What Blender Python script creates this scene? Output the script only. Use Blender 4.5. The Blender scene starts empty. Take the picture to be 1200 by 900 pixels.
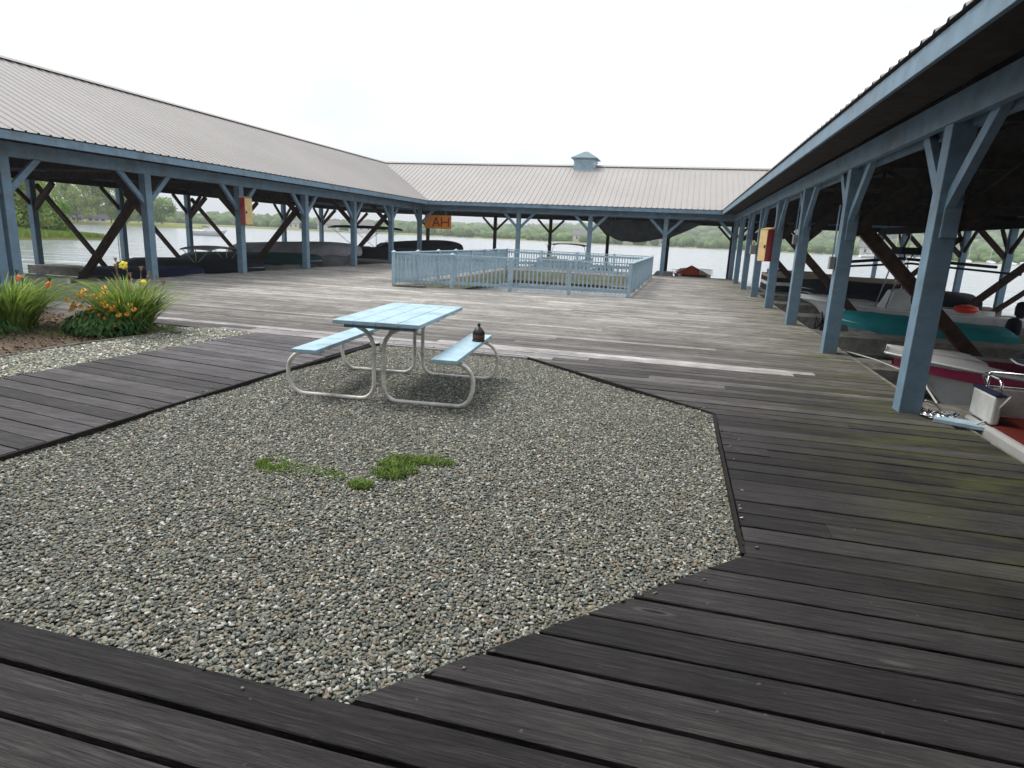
import bpy, bmesh, math, random
import numpy as np
from mathutils import Vector, Matrix
random.seed(7); rng = np.random.default_rng(11)
R = math.radians
scene = bpy.context.scene
COL = scene.collection

# ------------------------------------------------------------------ camera
cam = bpy.data.cameras.new('camera'); camo = bpy.data.objects.new('camera', cam); COL.objects.link(camo)
pitch, roll, yaw = .2296, .0460, .2468
fw = Vector((-math.sin(yaw)*math.cos(pitch), math.cos(yaw)*math.cos(pitch), -math.sin(pitch)))
r0 = Vector((math.cos(yaw), math.sin(yaw), 0)); u0 = r0.cross(fw)
rr = math.cos(roll)*r0+math.sin(roll)*u0; uu = -math.sin(roll)*r0+math.cos(roll)*u0
m = Matrix((rr, uu, -fw)).transposed().to_4x4(); m.translation = Vector((0, 0, 1.65)); camo.matrix_world = m
cam.sensor_width = 36; cam.lens = 741.2/1200*36; cam.clip_start = .05; cam.clip_end = 12000
scene.camera = camo

# ------------------------------------------------------------------ sky, sun, exposure
w = bpy.data.worlds.new('World'); scene.world = w; w.use_nodes = True
nt = w.node_tree; nt.nodes.clear()
out = nt.nodes.new('ShaderNodeOutputWorld'); bg = nt.nodes.new('ShaderNodeBackground'); bg.inputs[1].default_value = .1
sky = nt.nodes.new('ShaderNodeTexSky'); sky.sky_type = 'NISHITA'; sky.sun_disc = False
SUN_EL, SUN_AZ = R(60), R(-85)          # azimuth measured from +Y towards +X
sky.sun_elevation = SUN_EL; sky.sun_rotation = SUN_AZ; sky.air_density = 1.2; sky.dust_density = 2.5
tc = nt.nodes.new('ShaderNodeTexCoord'); mp = nt.nodes.new('ShaderNodeMapping'); mp.inputs['Scale'].default_value = (1, 1, 2.6)
nz = nt.nodes.new('ShaderNodeTexNoise'); nz.inputs['Scale'].default_value = 1.7; nz.inputs['Detail'].default_value = 7; nz.inputs['Roughness'].default_value = .52
nt.links.new(tc.outputs['Generated'], mp.inputs[0]); nt.links.new(mp.outputs[0], nz.inputs['Vector'])
cr = nt.nodes.new('ShaderNodeValToRGB'); e = cr.color_ramp.elements
e[0].position = .40; e[0].color = (4.9, 5.25, 5.6, 1); e[1].position = .68; e[1].color = (10.2, 10.2, 10.2, 1)
c3 = e.new(.53); c3.color = (5.75, 5.95, 6.15, 1)
nt.links.new(nz.outputs['Fac'], cr.inputs[0])
mx = nt.nodes.new('ShaderNodeMix'); mx.data_type = 'RGBA'; mx.inputs[0].default_value = .92
nt.links.new(sky.outputs[0], mx.inputs[6]); nt.links.new(cr.outputs[0], mx.inputs[7]); nt.links.new(mx.outputs[2], bg.inputs[0]); nt.links.new(bg.outputs[0], out.inputs[0])
sl = bpy.data.lights.new('sun', 'SUN'); sl.energy = 1.5; sl.angle = R(22); sl.color = (1, .96, .9)
so = bpy.data.objects.new('sun', sl); COL.objects.link(so)
sd = Vector((math.sin(SUN_AZ)*math.cos(SUN_EL), math.cos(SUN_AZ)*math.cos(SUN_EL), math.sin(SUN_EL)))
so.rotation_euler = sd.to_track_quat('Z', 'Y').to_euler()
vs = scene.view_settings; vs.view_transform = 'Standard'; vs.look = 'None'; vs.gamma = 1; vs.exposure = .95; vs.use_curve_mapping = False
scene.render.engine = 'CYCLES'
scene.cycles.max_bounces = 8; scene.cycles.volume_bounces = 0

# ------------------------------------------------------------------ materials
def new_mat(name):
    m = bpy.data.materials.new(name); m.use_nodes = True
    b = m.node_tree.nodes['Principled BSDF']; return m, m.node_tree, b
def node(t, kind, **kw):
    n = t.nodes.new(kind)
    for k, v in kw.items():
        if k in n.inputs.keys(): n.inputs[k].default_value = v
        else: setattr(n, k, v)
    return n
def mixc(t, fac, a, b, mode='MIX'):
    n = t.nodes.new('ShaderNodeMix'); n.data_type = 'RGBA'; n.blend_type = mode
    for i, v in ((0, fac), (6, a), (7, b)):
        if isinstance(v, (int, float, tuple)): n.inputs[i].default_value = v if i == 0 else (tuple(v)+(1,))[:4]
        else: t.links.new(v, n.inputs[i])
    return n.outputs[2]
def ramp(t, src, stops):
    n = t.nodes.new('ShaderNodeValToRGB'); e = n.color_ramp.elements
    while len(e) < len(stops): e.new(.5)
    for el, (p, c) in zip(e, stops):
        el.position = p; el.color = (c, c, c, 1) if isinstance(c, (int, float)) else tuple(c)+(1,)
    t.links.new(src, n.inputs[0]); return n.outputs[0]
def coords(t, scale=(1, 1, 1), rot=(0, 0, 0), kind='Object'):
    c = t.nodes.new('ShaderNodeTexCoord'); mp = t.nodes.new('ShaderNodeMapping')
    mp.inputs['Scale'].default_value = scale; mp.inputs['Rotation'].default_value = rot
    t.links.new(c.outputs[kind], mp.inputs[0]); return mp.outputs[0]
def noise(t, vec, s, d=4, r=.5):
    n = node(t, 'ShaderNodeTexNoise', Scale=s, Detail=d, Roughness=r); t.links.new(vec, n.inputs['Vector']); return n.outputs['Fac']
def bump(t, b, h, strength=.3, dist=.01):
    n = t.nodes.new('ShaderNodeBump'); n.inputs['Strength'].default_value = strength; n.inputs['Distance'].default_value = dist
    t.links.new(h, n.inputs['Height']); t.links.new(n.outputs[0], b.inputs['Normal'])
def plain(name, col, rough=.5, metal=0, var=.18, scale=6, spec=.5, bmp=0, dirt=None):
    m, t, b = new_mat(name)
    v = coords(t); n = noise(t, v, scale, 5, .6)
    lo = tuple(c*(1-var) for c in col); hi = tuple(min(1, c*(1+var)) for c in col)
    c = ramp(t, n, [(.3, lo), (.7, hi)])
    if dirt:
        n2 = noise(t, v, scale*.35, 6, .7); f = ramp(t, n2, [(.49, 0.), (.66, .85)])
        c = mixc(t, f, c, dirt)
    t.links.new(c, b.inputs['Base Color']); b.inputs['Roughness'].default_value = rough; b.inputs['Metallic'].default_value = metal
    b.inputs['Specular IOR Level'].default_value = spec
    if bmp: bump(t, b, n, bmp, .01)
    return m
M = {}
M['paint'] = plain('blue_grey_paint', (.165, .26, .345), .55, var=.16, scale=5, spec=.35, bmp=.3, dirt=(.13, .16, .175))
M['paint_light'] = plain('pale_blue_paint', (.36, .49, .57), .5, var=.1, scale=7, spec=.35, dirt=(.26, .36, .42))
M['table_blue'] = plain('table_blue_paint', (.40, .57, .67), .5, var=.12, scale=9, spec=.35, dirt=(.25, .38, .43))
M['tube'] = plain('white_tube_paint', (.82, .80, .75), .4, var=.1, scale=14, dirt=(.42, .38, .31))
M['brown'] = plain('creosoted_timber', (.055, .032, .024), .7, var=.5, scale=8, spec=.25, bmp=.4)
M['dark_wood'] = plain('dark_roof_boards', (.05, .042, .037), .85, var=.4, scale=6, spec=.1)
M['steel'] = plain('galvanised_steel', (.45, .46, .47), .35, .8, var=.12, scale=20)
M['chrome'] = plain('polished_rail', (.7, .7, .72), .18, 1, var=.03)
M['white'] = plain('white_gelcoat', (.68, .69, .69), .25, var=.06, scale=4, dirt=(.5, .5, .46))
M['offwhite'] = plain('offwhite_gelcoat', (.42, .42, .41), .35, var=.08, scale=4)
M['maroon'] = plain('maroon_gelcoat', (.26, .025, .07), .25, var=.1)
M['red'] = plain('red_paint', (.52, .02, .03), .4, var=.12)
M['cream'] = plain('cream_paint', (.72, .53, .25), .5, var=.1, dirt=(.6, .36, .14))
M['carpet'] = plain('maroon_carpet', (.12, .02, .015), .95, var=.25, scale=60, spec=.1)
M['black_canvas'] = plain('black_canvas', (.016, .018, .028), .8, var=.25, scale=4, spec=.25, bmp=.3)
M['navy_canvas'] = plain('navy_canvas', (.012, .018, .05), .8, var=.2, scale=4, spec=.25, bmp=.3)
M['green_canvas'] = plain('dark_green_canvas', (.010, .042, .04), .8, var=.2, scale=4, spec=.25, bmp=.3)
M['grey_canvas'] = plain('grey_canvas', (.32, .32, .34), .8, var=.15, scale=3, spec=.2, bmp=.4, dirt=(.2, .2, .22))
M['teal_canvas'] = plain('teal_canvas', (.01, .20, .22), .7, var=.15, scale=4, spec=.25, bmp=.4)
M['orange'] = plain('orange_canvas', (.55, .07, .02), .7, var=.15, scale=5)
M['sign_orange'] = plain('orange_sign_board', (.62, .21, .015), .6, var=.18, scale=6)
M['letter_red'] = plain('dark_red_letters', (.24, .018, .012), .6, var=.1)
M['rubber'] = plain('black_rubber', (.02, .02, .02), .6, var=.1)
M['red_ball'] = plain('red_vinyl', (.75, .05, .025), .4, var=.05)
M['rope'] = plain('pale_rope', (.5, .48, .43), .9, var=.2, scale=60)
M['blue_vinyl'] = plain('blue_vinyl', (.02, .05, .38), .4, var=.1)
M['tan'] = plain('tan_upholstery', (.36, .31, .24), .6, var=.1)
M['grey_box'] = plain('grey_metal_box', (.3, .31, .3), .45, .3, var=.1)
M['pot_dark'] = plain('dark_glazed_pot', (.012, .010, .010), .4, var=.3, scale=30)
M['pot_brown'] = plain('brown_woven_band', (.10, .045, .028), .8, var=.5, scale=90, bmp=.8)
M['edging'] = plain('dark_edging_board', (.018, .016, .015), .8, var=.3, scale=8, spec=.2)
M['mulch'] = plain('bark_mulch', (.15, .112, .085), .95, var=.6, scale=40, spec=.1, bmp=1)
M['soil'] = plain('dark_soil', (.03, .026, .022), .95, var=.4, scale=9, spec=.1)
M['bark'] = plain('tree_bark', (.12, .09, .07), .9, var=.3, scale=5, spec=.1)
M['house_wall'] = plain('pale_house_wall', (.6, .58, .54), .7, var=.05)
M['house_roof'] = plain('grey_house_roof', (.16, .15, .15), .8, var=.1)
M['house_glass'] = plain('dark_window', (.04, .05, .06), .2, var=.05)
mg, tg, bgl = new_mat('clear_plastic'); bgl.inputs['Base Color'].default_value = (.55, .65, .62, 1); bgl.inputs['Alpha'].default_value = .35; bgl.inputs['Roughness'].default_value = .1; M['glass'] = mg
mg, tg, bgl = new_mat('tinted_windscreen'); bgl.inputs['Base Color'].default_value = (.08, .1, .11, 1); bgl.inputs['Alpha'].default_value = .6; bgl.inputs['Roughness'].default_value = .08; M['tint'] = mg

def wood_mat(name, along='X'):
    m, t, b = new_mat(name)
    tone = node(t, 'ShaderNodeAttribute', attribute_name='tone'); rnd = node(t, 'ShaderNodeAttribute', attribute_name='rnd')
    c = t.nodes.new('ShaderNodeTexCoord')
    off = node(t, 'ShaderNodeVectorMath', operation='MULTIPLY'); t.links.new(rnd.outputs['Vector'], off.inputs[0]); off.inputs[1].default_value = (37, 11, 5)
    add = node(t, 'ShaderNodeVectorMath', operation='ADD'); t.links.new(c.outputs['Object'], add.inputs[0]); t.links.new(off.outputs[0], add.inputs[1])
    # wavy long grain
    m1 = node(t, 'ShaderNodeMapping'); m1.inputs['Scale'].default_value = (1.3, 9, 9); t.links.new(add.outputs[0], m1.inputs[0])
    warp = node(t, 'ShaderNodeTexNoise', Scale=.9, Detail=3); t.links.new(m1.outputs[0], warp.inputs['Vector'])
    wv = node(t, 'ShaderNodeVectorMath', operation='MULTIPLY_ADD'); t.links.new(warp.outputs['Color'], wv.inputs[0]); wv.inputs[1].default_value = (0, .07, 0); t.links.new(add.outputs[0], wv.inputs[2])
    m2 = node(t, 'ShaderNodeMapping'); m2.inputs['Scale'].default_value = (2.2, 75, 20); t.links.new(wv.outputs[0], m2.inputs[0])
    g1 = noise(t, m2.outputs[0], 1, 5, .65)
    m3 = node(t, 'ShaderNodeMapping'); m3.inputs['Scale'].default_value = (9, 320, 60); t.links.new(wv.outputs[0], m3.inputs[0])
    g2 = noise(t, m3.outputs[0], 1, 3, .6)
    blot = noise(t, add.outputs[0], 2.6, 6, .62)
    big = noise(t, c.outputs['Object'], .5, 5, .6)
    # knots
    mk = node(t, 'ShaderNodeMapping'); mk.inputs['Scale'].default_value = (1.1, 5.0, 1); t.links.new(add.outputs[0], mk.inputs[0])
    vo = node(t, 'ShaderNodeTexVoronoi', Scale=1.0); t.links.new(mk.outputs[0], vo.inputs['Vector'])
    knot = ramp(t, vo.outputs['Distance'], [(.045, .85), (.08, 0.)]); ring = ramp(t, vo.outputs['Distance'], [(.055, 0.), (.08, .6), (.125, 0.)])
    col = ramp(t, g1, [(.26, .38), (.48, .9), (.70, 1.6)])
    f2 = ramp(t, g2, [(.35, .68), (.7, 1.5)])
    f3 = ramp(t, blot, [(.3, .72), (.5, 1.), (.72, 1.28)])
    f4 = ramp(t, big, [(.35, .75), (.65, 1.22)])
    base = mixc(t, 1., tone.outputs['Color'], col, 'MULTIPLY'); base = mixc(t, 1., base, f2, 'MULTIPLY'); base = mixc(t, 1., base, f3, 'MULTIPLY'); base = mixc(t, 1., base, f4, 'MULTIPLY')
    base = mixc(t, knot, base, (.012, .010, .010)); base = mixc(t, ring, base, (.13, .12, .115))
    # specks of lichen / bird marks
    sp = noise(t, c.outputs['Object'], 23, 2, .5); spf = ramp(t, sp, [(.72, 0.), (.78, .55)])
    base = mixc(t, spf, base, (.16, .16, .15))
    m4 = node(t, 'ShaderNodeMapping'); m4.inputs['Scale'].default_value = (3.2, 210, 60); t.links.new(wv.outputs[0], m4.inputs[0])
    scr = ramp(t, noise(t, m4.outputs[0], 1, 2, .5), [(.66, 0.), (.74, .5)]); scm = node(t, 'ShaderNodeMath', operation='MULTIPLY'); t.links.new(scr, scm.inputs[0]); t.links.new(blot, scm.inputs[1]); base = mixc(t, scm.outputs[0], base, (.20, .19, .19))
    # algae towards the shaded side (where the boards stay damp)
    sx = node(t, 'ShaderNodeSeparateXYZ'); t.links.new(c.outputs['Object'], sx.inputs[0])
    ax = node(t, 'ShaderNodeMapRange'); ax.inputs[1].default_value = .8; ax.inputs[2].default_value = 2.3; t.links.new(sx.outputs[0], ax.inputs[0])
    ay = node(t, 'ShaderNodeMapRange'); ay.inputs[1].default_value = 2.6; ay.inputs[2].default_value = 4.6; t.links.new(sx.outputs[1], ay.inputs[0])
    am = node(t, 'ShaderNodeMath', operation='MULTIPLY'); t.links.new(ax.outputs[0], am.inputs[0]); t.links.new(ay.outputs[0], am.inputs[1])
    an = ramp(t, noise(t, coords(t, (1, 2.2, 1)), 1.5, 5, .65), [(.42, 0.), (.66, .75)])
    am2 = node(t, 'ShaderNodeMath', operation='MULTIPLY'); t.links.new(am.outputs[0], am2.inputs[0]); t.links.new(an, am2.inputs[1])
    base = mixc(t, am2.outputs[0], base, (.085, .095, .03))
    t.links.new(base, b.inputs['Base Color'])
    rg = ramp(t, blot, [(.3, .62), (.7, .85)]); t.links.new(rg, b.inputs['Roughness']); b.inputs['Specular IOR Level'].default_value = .22
    hsum = node(t, 'ShaderNodeMath', operation='MULTIPLY_ADD'); t.links.new(g1, hsum.inputs[0]); hsum.inputs[1].default_value = 1.4; t.links.new(g2, hsum.inputs[2])
    bump(t, b, hsum.outputs[0], .9, .006)
    return m
M['deck'] = wood_mat('weathered_deck_boards')
M['dock_grey'] = plain('grey_dock_boards', (.20, .19, .17), .8, var=.35, scale=5, spec=.2, bmp=.4, dirt=(.10, .11, .07))

# ribbed roof paint
def roof_mat():
    m, t, b = new_mat('taupe_roof_metal')
    v = coords(t); n = noise(t, v, .35, 6, .6)
    c = ramp(t, n, [(.3, (.345, .325, .31)), (.7, (.395, .372, .357))])
    n2 = noise(t, coords(t, (.6, .6, 3)), 3, 5, .7); c = mixc(t, ramp(t, n2, [(.55, 0.), (.8, .25)]), c, (.26, .24, .225))
    t.links.new(c, b.inputs['Base Color']); b.inputs['Roughness'].default_value = .42; b.inputs['Specular IOR Level'].default_value = .4; return m
M['roof'] = roof_mat()
def water_mat():
    m, t, b = new_mat('lake_water')
    b.inputs['Base Color'].default_value = (.28, .31, .34, 1); b.inputs['Roughness'].default_value = .16; b.inputs['IOR'].default_value = 1.33
    v = coords(t, (1, 1, 1)); n1 = noise(t, v, 1.1, 3, .5); n2 = noise(t, coords(t, (.7, 2.2, 1), (0, 0, .4)), .25, 3, .5)
    a = node(t, 'ShaderNodeMath', operation='MULTIPLY_ADD'); t.links.new(n2, a.inputs[0]); a.inputs[1].default_value = 3; t.links.new(n1, a.inputs[2])
    bump(t, b, a.outputs[0], .30, .3); return m
M['water'] = water_mat()
def leaf_mat(name, a, bcol, sc=1.):
    m, t, b = new_mat(name)
    at = node(t, 'ShaderNodeAttribute', attribute_name='rnd'); c = ramp(t, at.outputs['Fac'], [(0, a), (1, bcol)])
    n = noise(t, coords(t), sc, 3); c = mixc(t, 1., c, ramp(t, n, [(.3, .7), (.7, 1.25)]), 'MULTIPLY')
    t.links.new(c, b.inputs['Base Color']); b.inputs['Roughness'].default_value = .65; b.inputs['Specular IOR Level'].default_value = .2
    tr = node(t, 'ShaderNodeBsdfTranslucent'); t.links.new(c, tr.inputs[0]); ms = node(t, 'ShaderNodeMixShader'); ms.inputs[0].default_value = .3
    o = t.nodes['Material Output']; t.links.new(b.outputs[0], ms.inputs[1]); t.links.new(tr.outputs[0], ms.inputs[2]); t.links.new(ms.outputs[0], o.inputs[0])
    return m
M['leaf_light'] = leaf_mat('light_green_leaves', (.17, .25, .05), (.40, .48, .15), .3)
M['leaf_mid'] = leaf_mat('green_leaves', (.10, .21, .04), (.28, .42, .10), .3)
M['leaf_lily'] = leaf_mat('lily_leaves', (.09, .19, .02), (.36, .47, .10), 3)
M['leaf_dark'] = leaf_mat('dark_basal_leaves', (.025, .085, .02), (.075, .17, .045), 3)
M['reed'] = leaf_mat('reeds', (.15, .25, .04), (.30, .42, .09), .3)
M['grass'] = leaf_mat('weeds', (.09, .16, .03), (.23, .33, .07), 9)
M['wood_far'] = leaf_mat('far_foliage', (.07, .135, .04), (.20, .31, .09), .05)
M['petal_yellow'] = plain('yellow_petals', (.85, .68, .03), .6, var=.08)
M['petal_gold'] = plain('golden_petals', (.85, .36, .02), .6, var=.12, scale=30)
M['petal_orange'] = plain('orange_petals', (.80, .14, .02), .6, var=.15, scale=30)
M['seed'] = plain('dark_seed_head', (.03, .014, .01), .9)
M['stalk'] = plain('dry_stalk', (.36, .21, .13), .8, var=.2)
M['lawn'] = plain('shore_grass', (.20, .22, .07), .9, var=.3, scale=.06, spec=.1)

# ------------------------------------------------------------------ mesh building
class MB:
    def __init__(s): s.v = []; s.f = []; s.smooth = False; s.attr = {}
    def add(s, vs, fs, **at):
        n = len(s.v); s.v += [tuple(v) for v in vs]; s.f += [tuple(i+n for i in f) for f in fs]
        for k, val in at.items(): s.attr.setdefault(k, []).extend([val]*len(fs))
        return s
    def box(s, x0, y0, z0, x1, y1, z1, **at):
        return s.add([(x0, y0, z0), (x1, y0, z0), (x1, y1, z0), (x0, y1, z0), (x0, y0, z1), (x1, y0, z1), (x1, y1, z1), (x0, y1, z1)],
                     [(0, 3, 2, 1), (4, 5, 6, 7), (0, 1, 5, 4), (1, 2, 6, 5), (2, 3, 7, 6), (3, 0, 4, 7)], **at)
    def bar(s, a, b, wd, ht, up=(0, 0, 1)):
        a = Vector(a); b = Vector(b); d = (b-a).normalized(); up = Vector(up)
        if abs(d.dot(up)) > .99: up = Vector((0, 1, 0))
        sx = d.cross(up).normalized(); sy = sx.cross(d).normalized(); P = []
        for p in (a, b):
            for i, j in ((-1, -1), (1, -1), (1, 1), (-1, 1)): P.append(p+sx*(i*wd/2)+sy*(j*ht/2))
        return s.add(P, [(0, 1, 2, 3), (7, 6, 5, 4), (0, 4, 5, 1), (1, 5, 6, 2), (2, 6, 7, 3), (3, 7, 4, 0)])
    def tube(s, pts, r, n=8, cap=True):
        pts = [Vector(p) for p in pts]; rs = r if isinstance(r, (list, tuple)) else [r]*len(pts); P = []; prev = None
        for i, p in enumerate(pts):
            d = (pts[min(i+1, len(pts)-1)]-pts[max(i-1, 0)]).normalized()
            if prev is None:
                a = Vector((0, 0, 1)) if abs(d.z) < .9 else Vector((1, 0, 0)); sx = d.cross(a).normalized()
            else: sx = (prev-d*prev.dot(d)).normalized()
            prev = sx; sy = d.cross(sx)
            for k in range(n):
                t = 2*math.pi*k/n; P.append(p+sx*math.cos(t)*rs[i]+sy*math.sin(t)*rs[i])
        F = [(i*n+k, i*n+(k+1) % n, (i+1)*n+(k+1) % n, (i+1)*n+k) for i in range(len(pts)-1) for k in range(n)]
        if cap: F += [tuple(range(n-1, -1, -1)), tuple((len(pts)-1)*n+k for k in range(n))]
        return s.add(P, F)
    def lathe(s, prof, c=(0, 0, 0), n=20):
        P = []
        for r, z in prof:
            for k in range(n): t = 2*math.pi*k/n; P.append((c[0]+r*math.cos(t), c[1]+r*math.sin(t), c[2]+z))
        F = [(i*n+k, i*n+(k+1) % n, (i+1)*n+(k+1) % n, (i+1)*n+k) for i in range(len(prof)-1) for k in range(n)]
        F += [tuple(range(n-1, -1, -1)), tuple((len(prof)-1)*n+k for k in range(n))]
        return s.add(P, F)
    def grid(s, rows, close=False, flip=False):
        n = len(rows[0]); P = [p for r in rows for p in r]; F = []
        for i in range(len(rows)-1):
            for k in range(n if close else n-1):
                f = (i*n+k, i*n+(k+1) % n, (i+1)*n+(k+1) % n, (i+1)*n+k); F.append(f[::-1] if flip else f)
        return s.add(P, F)
    def build(s, name, mat, parent=None, smooth=False, bevel=0, **props):
        me = bpy.data.meshes.new(name); me.from_pydata(s.v, [], s.f); me.validate(); me.update()
        for k, vals in s.attr.items():
            if isinstance(vals[0], tuple):
                a = me.attributes.new(k, 'FLOAT_COLOR', 'FACE'); a.data.foreach_set('color', np.array([tuple(v)+(1,) for v in vals], 'f').ravel())
            else:
                a = me.attributes.new(k, 'FLOAT', 'FACE'); a.data.foreach_set('value', np.array(vals, 'f'))
        me.materials.append(mat if not isinstance(mat, str) else M[mat])
        if smooth: me.polygons.foreach_set('use_smooth', [True]*len(me.polygons))
        o = bpy.data.objects.new(name, me); COL.objects.link(o); o.parent = parent
        if bevel:
            b = o.modifiers.new('bevel', 'BEVEL'); b.width = bevel; b.segments = 2; b.limit_method = 'ANGLE'
        for k, v in props.items(): o[k] = v
        return o
def tag(o, label, cat, group=None):
    o['label'] = label; o['category'] = cat
    if group: o['group'] = group
    return o
def empty(name, loc, label, cat, group=None, rz=0):
    o = bpy.data.objects.new(name, None); COL.objects.link(o); o.location = loc; o.rotation_euler = (0, 0, rz); o.empty_display_size = .2
    return tag(o, label, cat, group)
def copy_tree(o, parent=None):
    c = o.copy(); COL.objects.link(c); c.parent = parent
    for ch in o.children: copy_tree(ch, c)
    return c
def np_mesh(name, V, F, mat, parent=None, smooth=False, rnd=None, **props):
    me = bpy.data.meshes.new(name); nf = len(F); k = F.shape[1]
    me.vertices.add(len(V)); me.vertices.foreach_set('co', V.astype('f').ravel())
    me.loops.add(nf*k); me.loops.foreach_set('vertex_index', F.astype('i').ravel())
    me.polygons.add(nf); me.polygons.foreach_set('loop_start', np.arange(0, nf*k, k, dtype='i')); me.polygons.foreach_set('loop_total', np.full(nf, k, 'i'))
    me.update(calc_edges=True)
    if smooth: me.polygons.foreach_set('use_smooth', np.ones(nf, bool))
    if rnd is not None: a = me.attributes.new('rnd', 'FLOAT', 'FACE'); a.data.foreach_set('value', rnd.astype('f'))
    me.materials.append(M[mat]); o = bpy.data.objects.new(name, me); COL.objects.link(o); o.parent = parent
    for kk, v in props.items(): o[kk] = v
    return o

# ================================================================== SETTING
WZ = -.6
MB().add([(-6000, -3000, WZ), (6000, -3000, WZ), (6000, 9000, WZ), (-6000, 9000, WZ)], [(0, 1, 2, 3)]).build('water', 'water', kind='structure')
# ground under the landward half of the courtyard
g = MB(); g.box(-14.2, -6, -1.5, 2.35, 13, -.22); g.build('ground', 'soil', kind='structure')

# ------------------------------------------------------------------ deck boards
OCT = [(-2.95, 1.765), (-.985, 1.765), (.52, 3.43), (.50, 6.5), (-1.99, 8.62), (-4.25, 8.62), (-4.40, 6.0), (-4.45, 2.75)]
WALK = [(-4.44, -.7), (-4.42, 3.2), (-4.38, 6.0), (-4.23, 8.60), (-6.30, 8.60), (-6.45, 6.8), (-6.66, 4.8), (-6.75, -.7)]
STRIP = [(-6.77, -.7), (-6.68, 4.8), (-6.47, 6.8), (-6.32, 8.60), (-13, 8.60), (-13, -.7)]
WELL = [(-8.2, 18.15), (-1.50, 19.35), (-1.38, 31.0), (-8.25, 31.0)]
def cross(poly, y):
    xs = []
    for i in range(len(poly)):
        (x0, y0), (x1, y1) = poly[i], poly[(i+1) % len(poly)]
        if (y0 <= y) != (y1 <= y): xs.append(x0+(x1-x0)*(y-y0)/(y1-y0))
    xs.sort(); return (xs[0], xs[-1]) if len(xs) >= 2 else None
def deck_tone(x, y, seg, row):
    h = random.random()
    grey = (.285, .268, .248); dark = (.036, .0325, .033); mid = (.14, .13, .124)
    t = min(1, max(0, (y-5.8)/4.2)); t2 = min(1, max(0, (y-8.6)/5))  # near-to-far tone: part weathering, part grazing light put into the board colour
    c = [dark[i]+(mid[i]-dark[i])*t+(grey[i]-mid[i])*t2*(1-.35*max(0, min(1, (x+1)/3.2))) for i in range(3)]  # towards the right wing its roof shade is put into the colour too
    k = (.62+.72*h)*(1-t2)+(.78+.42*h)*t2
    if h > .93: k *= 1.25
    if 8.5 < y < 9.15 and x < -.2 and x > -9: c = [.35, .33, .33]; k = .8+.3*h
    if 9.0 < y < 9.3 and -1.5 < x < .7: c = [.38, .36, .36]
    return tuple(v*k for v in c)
PITCH = .205; deck = MB(); K0 = -12
rows = int((34.6-(1.35+K0*PITCH))/PITCH)
for r_ in range(rows):
    y0 = 1.35+(K0+r_)*PITCH; gp = .026 if y0 < 2.2 else .017
    ya, yb = y0+gp/2, y0+PITCH-gp/2; ym = (ya+yb)/2
    X0, X1 = -14.72, (2.92 if ym < 6.95 else 2.78)
    if ym > 33.9: X0, X1 = -14.72, 2.78
    cuts = [(X0, X0, X1, X1)]
    for poly in (OCT, WALK, STRIP, WELL):
        c = cross(poly, ym)
        if not c: continue
        ca = cross(poly, ya) or c; cb = cross(poly, yb) or c; new = []
        for (a0, b0, a1, b1) in cuts:
            if max(ca[1], cb[1]) <= min(a0, b0)+.005 or min(ca[0], cb[0]) >= max(a1, b1)-.005: new.append((a0, b0, a1, b1)); continue
            if ca[0] > a0+.01: new.append((a0, b0, ca[0], cb[0]))
            if ca[1] < a1-.01: new.append((ca[1], cb[1], a1, b1))
        cuts = [c_ for c_ in new if (c_[2]-c_[0]) > .02 or (c_[3]-c_[1]) > .02]
    jo = random.uniform(0, 5.4)
    joints = [X0+jo+5.48*i for i in range(-1, 6)]
    for (a0, b0, a1, b1) in cuts:
        js = [j for j in joints if max(a0, b0)+.25 < j < min(a1, b1)-.25]
        ends = [(a0, b0)]+[(j, j) for j in js]+[(a1, b1)]
        for i in range(len(ends)-1):
            (xa0, xb0), (xa1, xb1) = ends[i], ends[i+1]
            if i: xa0 += .0015; xb0 += .0015
            zt = random.uniform(-.003, .003); zw = random.uniform(-.0015, .0015)
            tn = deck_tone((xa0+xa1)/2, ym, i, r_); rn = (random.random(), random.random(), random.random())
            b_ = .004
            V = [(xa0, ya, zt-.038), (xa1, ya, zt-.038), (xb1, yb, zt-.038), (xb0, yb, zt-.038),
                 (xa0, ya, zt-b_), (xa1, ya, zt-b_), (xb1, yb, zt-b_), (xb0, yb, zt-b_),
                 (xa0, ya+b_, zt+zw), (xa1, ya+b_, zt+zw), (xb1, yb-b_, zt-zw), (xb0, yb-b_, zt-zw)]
            deck.add(V, [(0, 1, 5, 4), (1, 2, 6, 5), (2, 3, 7, 6), (3, 0, 4, 7), (4, 5, 9, 8), (6, 7, 11, 10), (5, 6, 10, 9), (7, 4, 8, 11), (8, 9, 10, 11)], tone=tn, rnd=rn)
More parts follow.
